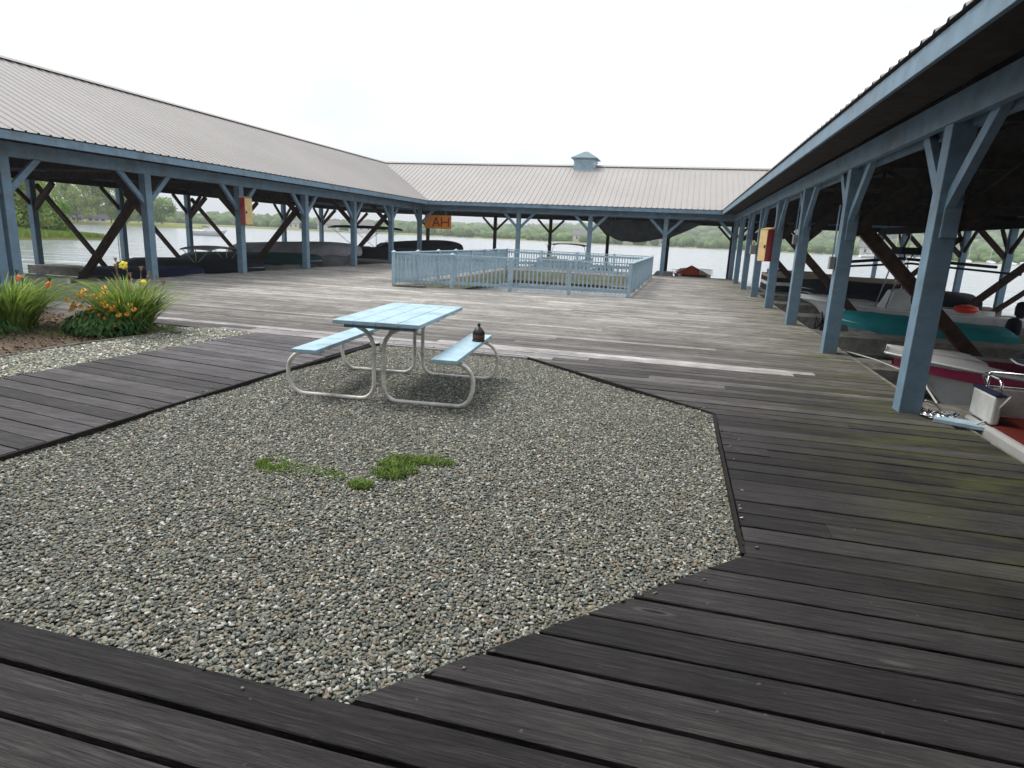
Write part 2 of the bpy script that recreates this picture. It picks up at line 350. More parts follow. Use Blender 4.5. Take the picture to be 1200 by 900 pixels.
# slanting boards of the walkway between the two gravel beds
def clip(P, Q):
    for i in range(len(Q)):
        a, b = Q[i], Q[(i+1) % len(Q)]; o = []
        f = lambda p: (b[0]-a[0])*(p[1]-a[1])-(b[1]-a[1])*(p[0]-a[0])
        for j in range(len(P)):
            p, q = P[j], P[(j+1) % len(P)]; fp, fq = f(p), f(q)
            if fp >= 0: o.append(p)
            if (fp >= 0) != (fq >= 0): t = fp/(fp-fq); o.append((p[0]+(q[0]-p[0])*t, p[1]+(q[1]-p[1])*t))
        P = o
        if len(P) < 3: return []
    return P
WC = [(-6.72, -.7), (-4.44, -.7), (-4.40, 4.5), (-4.24, 8.60), (-6.32, 8.60), (-6.56, 5.8)]
ang = R(-8)
for k in range(-4, 60):
    y0 = -1.2+k*.2; ya, yb = y0+.008, y0+.192
    q = [(-8, ya), (-3, ya), (-3, yb), (-8, yb)]
    q = [(-5.5+(x+5.5)*math.cos(ang)-y*math.sin(ang), (x+5.5)*math.sin(ang)+y*math.cos(ang)) for x, y in q]
    p = clip(q, WC)
    if len(p) < 3: continue
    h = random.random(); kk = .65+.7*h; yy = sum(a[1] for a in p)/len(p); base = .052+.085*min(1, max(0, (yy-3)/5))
    zt = random.uniform(-.003, .003); n = len(p)
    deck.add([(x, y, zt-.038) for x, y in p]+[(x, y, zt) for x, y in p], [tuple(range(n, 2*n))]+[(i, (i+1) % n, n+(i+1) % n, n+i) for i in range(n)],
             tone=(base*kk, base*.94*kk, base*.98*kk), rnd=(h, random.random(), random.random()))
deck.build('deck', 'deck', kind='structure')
# joists, fascia and edging boards of the deck
sub = MB()
for x in np.arange(-14.4, 2.7, .6):
    for (ya, yb) in ((-1, 1.6), (8.75, 18.0), (31.1, 34.4)): sub.box(x-.03, ya, -.2, x+.03, yb, -.045)
for y in (17.95, 31.15): sub.box(-14.7, y-.03, -.34, 2.7, y+.03, -.046)
sub.box(2.80, 7.0, -.36, 2.85, 34.5, -.01); sub.box(2.93, -1, -.36, 2.96, 6.95, -.01); sub.box(-14.79, 8, -.36, -14.74, 34.5, -.01); sub.box(-14.7, 34.62, -.36, 2.8, 34.67, -.01)
for x in (-13.5, -11, -9.2, -.6, 1.2): sub.box(x-.03, 18.1, -.2, x+.03, 31, -.045)
sub.build('deck_substructure', 'dock_grey', kind='structure')
e_ = MB()
for i in range(len(OCT)):
    if i in (0, 1, 7): continue
    a, b = OCT[i], OCT[(i+1) % len(OCT)]
    c = (sum(p[0] for p in OCT)/8, sum(p[1] for p in OCT)/8); dx, dy = b[0]-a[0], b[1]-a[1]; L = math.hypot(dx, dy); nx, ny = -dy/L*.024, dx/L*.024
    hgt = .004
    e_.bar((a[0]+nx, a[1]+ny, hgt-.09), (b[0]+nx, b[1]+ny, hgt-.09), .022, .18)
e_.build('gravel_edging', 'edging', kind='structure')
# well wall
wl = MB()
for i in range(4):
    a, b = WELL[i], WELL[(i+1) % 4]
    for z in (-.14, -.37): wl.bar((a[0], a[1], z), (b[0], b[1], z), .05, .21)
wl.build('well_wall', plain('pale_well_boards', (.30, .29, .19), .8, var=.2, scale=3, spec=.2), kind='structure')

# ------------------------------------------------------------------ gravel: a bed with loose pebbles on it
def pebble_mat(name, k):
    m, t, b = new_mat(name)
    oi = node(t, 'ShaderNodeObjectInfo')
    c = ramp(t, oi.outputs['Random'], [(0, (.08*k, .085*k, .08*k)), (.2, (.13*k, .14*k, .12*k)), (.4, (.21*k, .215*k, .165*k)), (.55, (.095*k, .115*k, .12*k)), (.66, (.29*k, .265*k, .19*k)), (.76, (.20*k, .15*k, .105*k)), (.88, (.30*k, .31*k, .27*k)), (1, (.60*k, .59*k, .54*k))])
    n = noise(t, coords(t), 30, 3); c = mixc(t, 1., c, ramp(t, n, [(.3, .75), (.7, 1.25)]), 'MULTIPLY')
    t.links.new(c, b.inputs['Base Color']); b.inputs['Roughness'].default_value = .6; b.inputs['Specular IOR Level'].default_value = .3
    return m
def bed_mat(k):
    m, t, b = new_mat('gravel_bed_base')
    v = node(t, 'ShaderNodeTexVoronoi', Scale=60.); t.links.new(coords(t), v.inputs['Vector'])
    c = ramp(t, v.outputs['Color'], [(0, (.06*k, .06*k, .055*k)), (.5, (.16*k, .155*k, .14*k)), (1, (.35*k, .34*k, .3*k))])
    t.links.new(c, b.inputs['Base Color']); b.inputs['Roughness'].default_value = .8; bump(t, b, v.outputs['Distance'], 1, .02); return m
def inside(px, py, poly):
    ins = np.zeros(len(px), bool); n = len(poly)
    for i in range(n):
        x0, y0 = poly[i]; x1, y1 = poly[(i+1) % n]
        c = ((y0 > py) != (y1 > py)) & (px < (x1-x0)*(py-y0)/(y1-y0+1e-12)+x0); ins ^= c
    return ins
def gravel(name, poly, z, pm, bm_, size, spacing, spill=False):
    zz = MB(); zz.add([(x, y, z-.012) for x, y in poly], [tuple(range(len(poly)))]); base = zz.v
    xs = [p[0] for p in poly]; ys = [p[1] for p in poly]
    gx, gy = np.meshgrid(np.arange(min(xs), max(xs), spacing), np.arange(min(ys), max(ys), spacing)); px = gx.ravel(); py = gy.ravel()
    px = px+rng.uniform(-.6, .6, len(px))*spacing; py = py+rng.uniform(-.6, .6, len(py))*spacing
    k = inside(px, py, poly); px, py = px[k], py[k]
    und = .010*np.sin(px*2.3+1)*np.cos(py*1.9)+.008*np.sin(px*5.1+py*3.7)
    pz = z+rng.uniform(-.006, .012, len(px))+und
    V = np.stack([px, py, pz], 1)
    if spill:                                     # stones kicked out onto the boards
        ex = []
        for i in range(len(poly)):
            (xa, ya), (xb, yb) = poly[i], poly[(i+1) % len(poly)]; L_ = math.hypot(xb-xa, yb-ya); nx, ny = (yb-ya)/L_, -(xb-xa)/L_
            for _ in range(int(L_*4)):
                t_ = random.random(); o_ = min(.6, random.expovariate(22)); ex.append((xa+(xb-xa)*t_+nx*o_, ya+(yb-ya)*t_+ny*o_, .006))
        V = np.vstack([V, np.array(ex)])
    me = bpy.data.meshes.new(name); n0 = len(V)
    V = np.vstack([V, np.array(base)]); me.vertices.add(len(V)); me.vertices.foreach_set('co', V.astype('f').ravel())
    k = len(poly); me.loops.add(k); me.loops.foreach_set('vertex_index', np.arange(n0, n0+k, dtype='i')); me.polygons.add(1); me.polygons.foreach_set('loop_start', [0]); me.polygons.foreach_set('loop_total', [k]); me.update(calc_edges=True)
    me.materials.append(bm_); me.materials.append(pm)
    o = bpy.data.objects.new(name, me); COL.objects.link(o); o['kind'] = 'stuff'
    ng = bpy.data.node_groups.new(name, 'GeometryNodeTree'); ng.interface.new_socket('Geometry', in_out='INPUT', socket_type='NodeSocketGeometry'); ng.interface.new_socket('Geometry', in_out='OUTPUT', socket_type='NodeSocketGeometry')
    N = ng.nodes.new; L = ng.links.new
    gi, go = N('NodeGroupInput'), N('NodeGroupOutput'); ico = N('GeometryNodeMeshIcoSphere'); ico.inputs['Radius'].default_value = size/2; ico.inputs['Subdivisions'].default_value = 2
    sp = N('GeometryNodeSetPosition'); nn = N('ShaderNodeTexNoise'); nn.inputs['Scale'].default_value = 70.; vm = N('ShaderNodeVectorMath'); vm.operation = 'SUBTRACT'; vm.inputs[1].default_value = (.5, .5, .5)
    vm2 = N('ShaderNodeVectorMath'); vm2.operation = 'SCALE'; vm2.inputs['Scale'].default_value = size*.9
    L(nn.outputs['Color'], vm.inputs[0]); L(vm.outputs[0], vm2.inputs[0]); L(ico.outputs['Mesh'], sp.inputs['Geometry']); L(vm2.outputs[0], sp.inputs['Offset'])
    ss = N('GeometryNodeSetShadeSmooth'); sm = N('GeometryNodeSetMaterial'); sm.inputs['Material'].default_value = pm; L(sp.outputs[0], ss.inputs[0]); L(ss.outputs[0], sm.inputs[0])
    ip = N('GeometryNodeInstanceOnPoints'); m2p = N('GeometryNodeMeshToPoints'); L(gi.outputs[0], m2p.inputs[0]); L(m2p.outputs[0], ip.inputs['Points']); L(sm.outputs[0], ip.inputs['Instance'])
    rs = N('FunctionNodeRandomValue'); rs.data_type = 'FLOAT_VECTOR'; rs.inputs[0].default_value = (.65, .5, .35); rs.inputs[1].default_value = (1.5, 1.1, .7); L(rs.outputs[0], ip.inputs['Scale'])
    rv = N('FunctionNodeRandomValue'); rv.data_type = 'FLOAT_VECTOR'; rv.inputs[0].default_value = (-.4, -.4, 0); rv.inputs[1].default_value = (.4, .4, 6.28); rv.inputs['Seed'].default_value = 5; L(rv.outputs[0], ip.inputs['Rotation'])
    jg = N('GeometryNodeJoinGeometry'); L(gi.outputs[0], jg.inputs[0]); L(ip.outputs[0], jg.inputs[0]); L(jg.outputs[0], go.inputs[0])
    md = o.modifiers.new('pebbles', 'NODES'); md.node_group = ng
    return o
gravel('gravel', OCT, -.042, pebble_mat('river_pebbles', 1.03), bed_mat(.45), .0200, .0128, spill=True)
BED = [(-7.50, 8.0), (-7.45, 7.5), (-7.62, 6.4), (-7.60, 5.4), (-7.9, 2.0), (-13, 2.0), (-13, 8.45), (-8.2, 8.45)]
SG = [(-6.70, 2.0), (-6.66, 4.8), (-6.46, 6.8), (-6.30, 8.58), (-8.2, 8.58), (-8.15, 8.45), (-7.50, 8.0), (-7.45, 7.5), (-7.62, 6.4), (-7.60, 5.4), (-7.9, 2.0)]
gravel('gravel_strip', SG, -.018, pebble_mat('pale_river_pebbles', 1.75), bed_mat(1.6), .030, .024)
mb = MB()
nx_, ny_ = 60, 60; rowsg = []
for j in range(ny_+1):
    y = 2+6.45*j/ny_; c = cross(BED, min(max(y, 2.001), 8.449)); row = []
    for i in range(nx_+1):
        x = -13+(c[1]+13)*i/nx_; row.append((x, y, -.03+.012*math.sin(7*x+3*y)*math.cos(9*y)+.05*min(1, (c[1]-x)/1.5)))
    rowsg.append(row)
mb.grid(rowsg); mb.build('mulch_bed', 'mulch', kind='structure', smooth=True)
eg = MB(); pl = [(-7.9, 2.0), (-7.60, 5.4), (-7.62, 6.4), (-7.45, 7.5), (-7.50, 8.0)]
for a, b in zip(pl, pl[1:]): eg.bar((a[0], a[1], -.02), (b[0], b[1], -.02), .03, .07)
eg.lathe([(.0, -.04), (.07, -.03), (.08, .02), (.03, .05)], (-7.30, 7.95, 0), 10)
eg.build('bed_edging', 'dock_grey', kind='structure')

n_ = 5200; px_ = rng.uniform(-12, -7.45, n_); py_ = rng.uniform(4.5, 8.4, n_); k_ = inside(px_, py_, BED); px_, py_ = px_[k_], py_[k_]; n_ = len(px_)
a_ = rng.uniform(0, 6.28, n_); l_ = rng.uniform(.008, .03, n_); b__ = rng.uniform(.004, .012, n_); tz = rng.uniform(-.006, .012, (n_, 2)); zc = -.008+.05*np.minimum(1, (-7.5-px_)/1.5)
u_ = np.stack([np.cos(a_)*l_, np.sin(a_)*l_, tz[:, 0]], 1); v_ = np.stack([-np.sin(a_)*b__, np.cos(a_)*b__, tz[:, 1]], 1); c_ = np.stack([px_, py_, zc], 1)
np_mesh('bark_chips', np.stack([c_-u_-v_, c_+u_-v_, c_+u_+v_, c_-u_+v_], 1).reshape(-1, 3), np.arange(n_*4).reshape(n_, 4), 'mulch', kind='stuff')

# ------------------------------------------------------------------ weeds in the gravel
def blades(n, cx, cy, sx, sy, h, wd, z0, sprawl=1.):
    V = []; F = []; rnd = []
    for i in range(n):
        t = random.random()*6.283; q = math.sqrt(random.random()); x = cx+math.cos(t)*q*sx; y = cy+math.sin(t)*q*sy
        if math.sin(x*17+y*5)+math.sin(y*23-x*7) < -1.35: continue
        a = random.random()*6.283; l = h*random.uniform(.5, 1.3); dx, dy = math.cos(a)*l*sprawl*random.random(), math.sin(a)*l*sprawl*random.random(); k = len(V)
        wx, wy = -math.sin(a)*wd, math.cos(a)*wd
        V += [(x-wx, y-wy, z0), (x+wx, y+wy, z0), (x+wx*.8+dx*.5, y+wy*.8+dy*.5, z0+l*.6), (x-wx*.8+dx*.5, y-wy*.8+dy*.5, z0+l*.6), (x+dx+wx*.2, y+dy+wy*.2, z0+l*.75), (x+dx-wx*.2, y+dy-wy*.2, z0+l*.75)]
        F += [(k, k+1, k+2, k+3), (k+3, k+2, k+4, k+5)]; r = random.random(); rnd += [r, r]
    return V, F, rnd
V, F, rd = [], [], []
for a in ((1300, -2.42, 3.68, .34, .12, .036, .005, -.04), (600, -2.68, 3.74, .14, .10, .04, .005, -.04), (1000, -1.84, 4.03, .17, .24, .045, .005, -.04), (500, -1.64, 4.20, .17, .09, .055, .004, -.04), (400, -1.93, 3.62, .09, .07, .05, .004, -.04), (80, -4.2, 7.6, .1, .1, .04, .004, -.04), (110, -2.1, 3.8, .8, .5, .03, .004, -.04), (60, -3.6, 5.2, .6, 1.2, .03, .004, -.04)):
    v, f, r_ = blades(*a); k = len(V); V += v; F += [tuple(i+k for i in q) for q in f]; rd += r_
np_mesh('weed_patch', np.array(V), np.array(F), 'grass', rnd=np.array(rd), kind='stuff')

# ================================================================== BOATHOUSE
XR, XL, YF = 2.52, -14.42, 34.24          # post centre lines round the courtyard
YG = [7.48+3.885*k for k in range(-3, 8)] # bents of the right wing
YGL = [14.99+3.885*k for k in range(-3, 5)]
XO, XOL, YO = 11.35, -23.25, 43.07
ZB = 2.9; ZE = 3.34
bh = empty('boathouse', (-6, 34, 0), 'long U shaped covered boathouse with ribbed taupe metal roof on blue grey posts', 'boathouse')
BL = Vector((-6, 34, 0))
def bb(mbo, name, mat, parent=None, **k):
    mbo.v = [(x-BL.x, y-BL.y, z) for x, y, z in mbo.v]; return mbo.build(name, mat, parent or bh, **k)
# roof
EX, EXL, EY, RXR, RXL, RY, ZR = 1.75, -13.6, 33.45, 6.85, -18.7, 38.6, 5.8
RIB = .28
def prof(L0, L1):
    out = []; u = L0
    while u < L1:
        for du, h in ((0, 0), (.20, 0), (.215, .028), (.25, .028), (.265, 0)): out.append((u+du, h))
        u += RIB
    return out
rf = MB()
# left wing inner / outer slopes
A = []; B = []; C_ = []; D = []
for y, h in prof(-2.6, RY-.01):
    xs = EXL+.03 if y < EY else EXL-(y-EY); zs = ZE+(EXL-xs)/(EXL-RXL)*(ZR-ZE); A.append((xs, y, zs+h)); B.append((RXL, y, ZR+h))
rf.grid([A, B], flip=True)
A = []; B = []
for y, h in prof(-2.6, RY-.01): A.append((RXL, y, ZR+h)); B.append((RXL-5.15, y, ZE+h))
rf.grid([A, B], flip=True)
A = []; B = []
for x, h in prof(RXL, RXR):
    ys = EY-.03
    if x < EXL: ys = EY+(EXL-x)
    if x > EX: ys = EY+(x-EX)
    A.append((x, ys, ZE+(ys-EY)/(RY-EY)*(ZR-ZE)+h)); B.append((x, RY, ZR+h))
rf.grid([A, B])
A = []; B = []
for x, h in prof(RXL-5.1, RXR+5.1):
    yt = RY+max(0, RXL-x, x-RXR); A.append((x, yt, ZR-(yt-RY)/5.15*(ZR-ZE)+h)); B.append((x, RY+5.15, ZE+h))
rf.grid([A, B])
for s, XRg in ((-1, RXL), (1, RXR)):      # outer hips beyond the corner
    A = []; B = []
    for y, h in prof(RY, RY+5.1): xt = XRg+s*(y-RY); A.append((xt, y, ZR-(y-RY)/5.15*(ZR-ZE)+h)); B.append((XRg+s*5.15, y, ZE+h))
    rf.grid([A, B], flip=(s > 0))
A = []; B = []
for y, h in prof(-2.6, RY-.01):
    xs = EX-.03 if y < EY else EX+(y-EY); zs = ZE+(xs-EX)/(RXR-EX)*(ZR-ZE); A.append((xs, y, zs+h)); B.append((RXR, y, ZR+h))
rf.grid([A, B])
A = []; B = []
for y, h in prof(-2.6, RY-.01): A.append((RXR, y, ZR+h)); B.append((RXR+5.15, y, ZE+h))
rf.grid([A, B])
bb(rf, 'roof', 'roof')
# dark boards added under the metal as painted-in shade (kept 5 cm below)
ub = MB(); dz = -.06
def q4(*P): ub.add([(x, y, z+dz) for x, y, z in P], [(0, 1, 2, 3)])
q4((EXL, -2.6, ZE), (EXL, EY, ZE), (RXL, RY, ZR), (RXL, -4, ZR)); q4((RXL, -4, ZR), (RXL, RY, ZR), (RXL-5.1, RY+5.1, ZE), (RXL-5.1, -4, ZE))
q4((EX, -4, ZE), (EX, EY, ZE), (RXR, RY, ZR), (RXR, -4, ZR)); q4((RXR, -4, ZR), (RXR, RY, ZR), (RXR+5.1, RY+5.1, ZE), (RXR+5.1, -4, ZE))
q4((EXL, EY, ZE), (EX, EY, ZE), (RXR, RY, ZR), (RXL, RY, ZR)); q4((RXL, RY, ZR), (RXR, RY, ZR), (RXR+5.1, RY+5.1, ZE), (RXL-5.1, RY+5.1, ZE))
bb(ub, 'roof_shade_boards', 'dark_wood')
rc = MB()
for a, b, n in (((RXL, -4), (RXL, RY), (1, 0)), ((RXR, -4), (RXR, RY), (1, 0)), ((RXL, RY), (RXR, RY), (0, 1))):
    rowsr = []
    for p in (a, b): rowsr.append([(p[0]+n[0]*k*.2, p[1]+n[1]*k*.2, ZR+.075-abs(k)*.1) for k in (-1, 0, 1)])
    rc.grid(rowsr); 
bb(rc, 'ridge_cap', 'roof')
rd_ = MB()                                   # purlins, rafters and ties in the shade of the roof
for XRg in (RXL, RXR):
    for s in (-1, 1):
        for k in range(1, 6):
            f = k/5.3; x = XRg+s*5.1*(1-f); z = ZE+(ZR-ZE)*f-.12; ye = RY+(s*(5.1*(1-f)) if (s > 0) == (XRg == RXR) else -(5.1*(1-f)))
            rd_.bar((x, -3.9, z), (x, ye-.1, z), .05, .1)
for s in (-1, 1):
    for k in range(1, 6):
        f = k/5.3; z = ZE+(ZR-ZE)*f-.12; y = RY+s*5.1*(1-f); e1 = 5.1*(1-f)*s; rd_.bar((RXL-e1, y, z), (RXR+e1, y, z), .05, .1)
def truss(P0, P1, PR):
    m0, m1, mr = Vector(P0), Vector(P1), Vector(PR)
    rd_.bar(m0, m1, .08, .24); top = mr+Vector((0, 0, -.25)); rd_.bar(m0+Vector((0, 0, .25)), top, .06, .18); rd_.bar(m1+Vector((0, 0, .25)), top, .06, .18)
    mid = (m0+m1)/2; rd_.bar(mid, top, .1, .1, (1, 0, 0)); 
    for e in (m0, m1):
        q = e.lerp(mid, .5); rd_.bar(mid+Vector((0, 0, .1)), q.lerp(top, .0)+(top-mid)*.5, .06, .12)
for y in YG: truss((XR, y, 3.05), (XO, y, 3.05), (RXR, y, ZR))
for y in YGL: truss((XL, y, 3.05), (XOL, y, 3.05), (RXL, y, ZR))
XG = [-12.55, -8.67, -4.78, -.90]
for x in XG: truss((x, YF, 3.05), (x, YO, 3.05), (x, RY, ZR))
bb(rd_, 'roof_frame', 'dark_wood')
fs = MB(); FH = .18
fs.box(EXL-.04, -4, ZE-.035-FH, EXL, EY, ZE-.035); fs.box(EX, -4, ZE-.035-FH, EX+.04, EY, ZE-.035); fs.box(EXL-.04, EY, ZE-.035-FH, EX+.04, EY+.04, ZE-.035)
bb(fs, 'fascia', 'paint', bevel=.004)
fo = MB()
fo.box(RXL-5.14, -4, ZE-.26, RXL-5.1, RY+5.1, ZE-.04); fo.box(RXR+5.1, -4, ZE-.26, RXR+5.14, RY+5.1, ZE-.04); fo.box(RXL-5.14, RY+5.1, ZE-.26, RXR+5.14, RY+5.14, ZE-.04)
bb(fo, 'outer_fascia', 'paint')
sf = MB()
sf.box(EX+.05, -4, ZE-.12, XR-.14, EY+.6, ZE-.10); sf.box(XL+.14, -4, ZE-.12, EXL-.05, EY+.6, ZE-.10); sf.box(XL+.14, EY+.05, ZE-.125, XR-.14, YF-.14, ZE-.105)
bb(sf, 'soffit', 'dark_wood')
bm1 = MB(); BH = .27
bm1.box(XR-.13, -4, ZB, XR-.04, YF+.1, ZB+BH); bm1.box(XR+.05, -4, ZB-.03, XR+.13, YF+.1, ZB+BH-.02)
bb(bm1, 'beam', 'paint', bevel=.004)
bm1 = MB(); bm1.box(XL+.04, -4, ZB-.05, XL+.13, YF+.1, ZB+BH-.02); bm1.box(XL-.13, -4, ZB-.05, XL-.05, YF+.1, ZB+BH-.02); bb(bm1, 'beam', 'paint', bevel=.004)
bm1 = MB(); bm1.box(XL+.13, YF-.13, ZB-.04, XR-.13, YF-.04, ZB+BH-.03); bm1.box(XL+.13, YF+.05, ZB-.04, XR-.13, YF+.13, ZB+BH-.03); bb(bm1, 'beam', 'paint', bevel=.004)
bm1 = MB(); bm1.box(XO-.12, -4, 2.70, XO-.03, YO, 3.05); bm1.box(XO+.03, -4, 2.70, XO+.12, YO, 3.05); bb(bm1, 'outer_beam', 'dark_wood')
bm1 = MB(); bm1.box(XOL-.12, -4, 2.86, XOL-.03, YO, 3.1); bb(bm1, 'outer_beam', 'dark_wood')
bm1 = MB(); bm1.box(XOL, YO-.12, 2.83, XO, YO-.03, 3.1); bb(bm1, 'outer_beam', 'dark_wood')

def post(x, y, top, mat, braces, bmat, size=.235, zb=-.95, blen=.84, inward=None, inmat=None):
    size = min(size, .215)
    s = size/2; MB2 = MB(); MB2.box(-s, -s, zb, s, s, top)
    p = MB2.build('post', mat, bh, bevel=.008); p.location = (x-BL.x, y-BL.y, 0)
    for d in braces:
        v = Vector(d).to_3d()*blen; a = Vector((0, 0, top-blen-.02)); c = Vector((v.x, v.y, top-.02)); off = Vector(d).to_3d()*s*.6
        q = MB(); q.bar(a+off, c+off, .085, .135); q.build('brace', bmat, p, bevel=.004)
    if inward:
        v = Vector(inward).to_3d(); q = MB(); q.bar(v*s*.8+Vector((0, 0, top-1.05)), v*1.05+Vector((0, 0, top-.1)), .13, .17); q.build('knee_brace', inmat or bmat, p, bevel=.004)
        if inmat == 'dark_wood': q = MB(); q.bar((.03, 0, top-1.18), (.03, 0, top-.80), size+.04, size-.06, (1, 0, 0)); q.build('bolster', 'paint', p, bevel=.01)
    return p
posts = {}
for k, y in enumerate(YG):
    if y < 33: posts['R%d' % k] = post(XR, y, ZB+.1, 'paint', [(0, 1), (0, -1)], 'paint', inward=(1, 0), inmat='dark_wood')
for k, y in enumerate(YGL):
    if k >= 0 and y > 10 and y < 32 and not (k == 4+3 and False): posts['L%d' % k] = post(XL, y, ZB+.05, 'paint', [(0, 1), (0, -1)], 'paint', inward=(-1, 0), inmat='brown')
post(XL, 11.05-.25, ZB+.05, 'paint', [], 'paint', size=.2)
for x in XG[1:]: post(x, YF, ZB+.06, 'paint', [(1, 0), (-1, 0)], 'paint', inward=None)
post(XL, YF, ZB+.06, 'paint', [(1, 0), (0, -1)], 'paint'); post(XR, YF, ZB+.06, 'paint', [(-1, 0), (0, -1)], 'paint')
for y in YG[2:]+[38.6, YO]: post(XO, y, 2.72, 'paint', [(0, 1), (0, -1)], 'brown', size=.22, zb=-1.6, inward=(-1, 0), inmat='brown')
for y in YGL[1:]+[34.42, 38.6, YO]: post(XOL, y, 2.88, 'paint', [(0, 1), (0, -1)], 'brown', size=.22, zb=-1.6, inward=(1, 0), inmat='brown')
for x in [-17.5]+XG+[3.0, 7.2]: post(x, YO, 2.85, 'brown', [(1, 0), (-1, 0)], 'brown', size=.2, zb=-1.6)
# long sloping cross timbers inside the wings
def cross_timber(a, b, wd=.14, ht=.2):
    q = MB(); q.bar(a, b, wd, ht); bb(q, 'cross_timber', 'brown', bevel=.004)
for y in (YG[4], YG[6], YG[8]): cross_timber((XR+.12, y+.16, 2.15), (XR+2.7, y+.16, -.45))
for y in (YG[7], YG[9]): cross_timber((XO-.1, y+.16, 2.45), (XO-2.9, y+.16, -.45))
cross_timber((XO-.1, YG[7]-.2, 1.6), (XO-2.3, YG[7]-.2, -.45), .1, .14)
for y in (14.99, 22.76, 30.53): cross_timber((XL-.15, y+.16, 2.6), (XL-3.0, y+.16, -.5))
for y in (18.87, 22.76, 26.64): cross_timber((XOL+.1, y+.16, 2.7), (XOL+3.2, y+.16, -.45), .1, .16)
# cupola
cx, cy = -5.9, 38.6
cu = MB(); cu.box(cx-.60, cy-.60, 5.25, cx+.60, cy+.60, 6.22); cuo = bb(cu, 'cupola', M['table_blue'] if False else 'paint_light', bevel=.01)
c2 = MB(); c2.box(cx-.635, cy-.635, 6.02, cx+.635, cy+.635, 6.06); c2.box(cx-.63, cy-.63, 5.62, cx+.63, cy+.63, 5.66)
for k in range(5): c2.box(cx-.5, cy-.625, 5.70+k*.06, cx+.5, cy-.602, 5.725+k*.06)
bb(c2, 'cupola_trim', 'paint_light', parent=None)
c3 = MB(); o_ = .76
c3.add([(cx-o_, cy-o_, 6.2), (cx+o_, cy-o_, 6.2), (cx+o_, cy+o_, 6.2), (cx-o_, cy+o_, 6.2), (cx-.1, cy-.1, 6.6), (cx+.1, cy-.1, 6.6), (cx+.1, cy+.1, 6.6), (cx-.1, cy+.1, 6.6),
        (cx-o_, cy-o_, 6.15), (cx+o_, cy-o_, 6.15), (cx+o_, cy+o_, 6.15), (cx-o_, cy+o_, 6.15)],
       [(0, 1, 5, 4), (1, 2, 6, 5), (2, 3, 7, 6), (3, 0, 4, 7), (4, 5, 6, 7), (8, 9, 1, 0), (9, 10, 2, 1), (10, 11, 3, 2), (11, 8, 0, 3), (11, 10, 9, 8)])
bb(c3, 'cupola_roof', plain('blue_grey_slate', (.15, .22, .26), .45, var=.15))

# unseen building added behind the camera to block sky light from that side
bb2 = empty('sky_blocking_building', (-5, -3, 0), 'long dark shingled building added unseen behind the camera to block sky light', 'building')
q = MB(); q.box(-14, -5, -1, 18, 0, 7.2); w_ = q.build('wall', plain('dark_blocker_shingles', (.07, .065, .06), .9, var=.3, scale=4), bb2)
for x in (-11, -7, 2, 6, 10):
    q = MB(); q.box(x, .004, .9, x+1.4, .05, 2.3); f_ = q.build('window', 'paint', w_); q = MB(); q.box(x+.08, .052, .98, x+1.32, .056, 2.22); q.build('pane', 'house_glass', f_)
q = MB(); q.box(-2.5, .004, 0, -1.4, .05, 2.1); q.build('door', 'paint', w_)
q = MB(); q.add([(-14.6, .3, 7.1), (18.6, .3, 7.1), (18.6, -2.5, 9.0), (-14.6, -2.5, 9.0), (-14.6, -5.3, 7.1), (18.6, -5.3, 7.1)], [(0, 1, 2, 3), (3, 2, 5, 4), (0, 3, 4), (1, 5, 2)]); q.build('roof', 'roof', bb2)

# ------------------------------------------------------------------ finger docks between the slips
def finger(x0, x1, y, label, along='X', wd=.95, z=-.12):
    t = empty('finger_dock', (x0, y, z), label, 'dock', 'finger docks between the boat slips')
    L = abs(x1-x0); s = 1 if x1 > x0 else -1
    b = MB(); n = int(L/.19)
    for i in range(n): b.box(min(s*i*.19, s*(i*.19+.178)), -wd/2, -.04, max(s*i*.19, s*(i*.19+.178)), wd/2, random.uniform(-.004, .002))
    b.build('boards', 'dock_grey', t)
    f = MB(); f.box(min(0, s*L), -wd/2-.045, -.32, max(0, s*L), -wd/2-.005, -.005); f.box(min(0, s*L), wd/2+.005, -.32, max(0, s*L), wd/2+.045, -.005); f.build('stringer', 'dock_grey', t)
    c = MB()
    for k in (.25, .7):
        xx = s*L*k; c.bar((xx-.11, -wd/2+.08, .05), (xx+.11, -wd/2+.08, .05), .03, .025); c.box(xx-.03, -wd/2+.065, 0, xx+.03, -wd/2+.095, .045)
    c.build('cleat', 'steel', t)
    if along == 'Y': t.rotation_euler = (0, 0, R(90)); 
    return t
ords = ['nearest', 'second', 'third', 'fourth', 'fifth', 'sixth', 'seventh', 'eighth']
for i, y in enumerate([8.15]+YG[4:10]): finger(2.9, 11.3, y, 'grey plank finger dock under right wing, %s from the camera' % ords[i], z=-.12)
for i, y in enumerate(YGL[2:8]): finger(-14.85, -23.2, y, 'weathered finger dock under left wing, %s from the flower bed' % ords[i], z=-.16)
for i, x in enumerate(XG): 
    t = finger(0, 8.4, 0, 'plank finger dock under far roof, %s from the orange sign' % ords[i], along='Y', z=-.12); t.location = (x, 34.7, -.12)

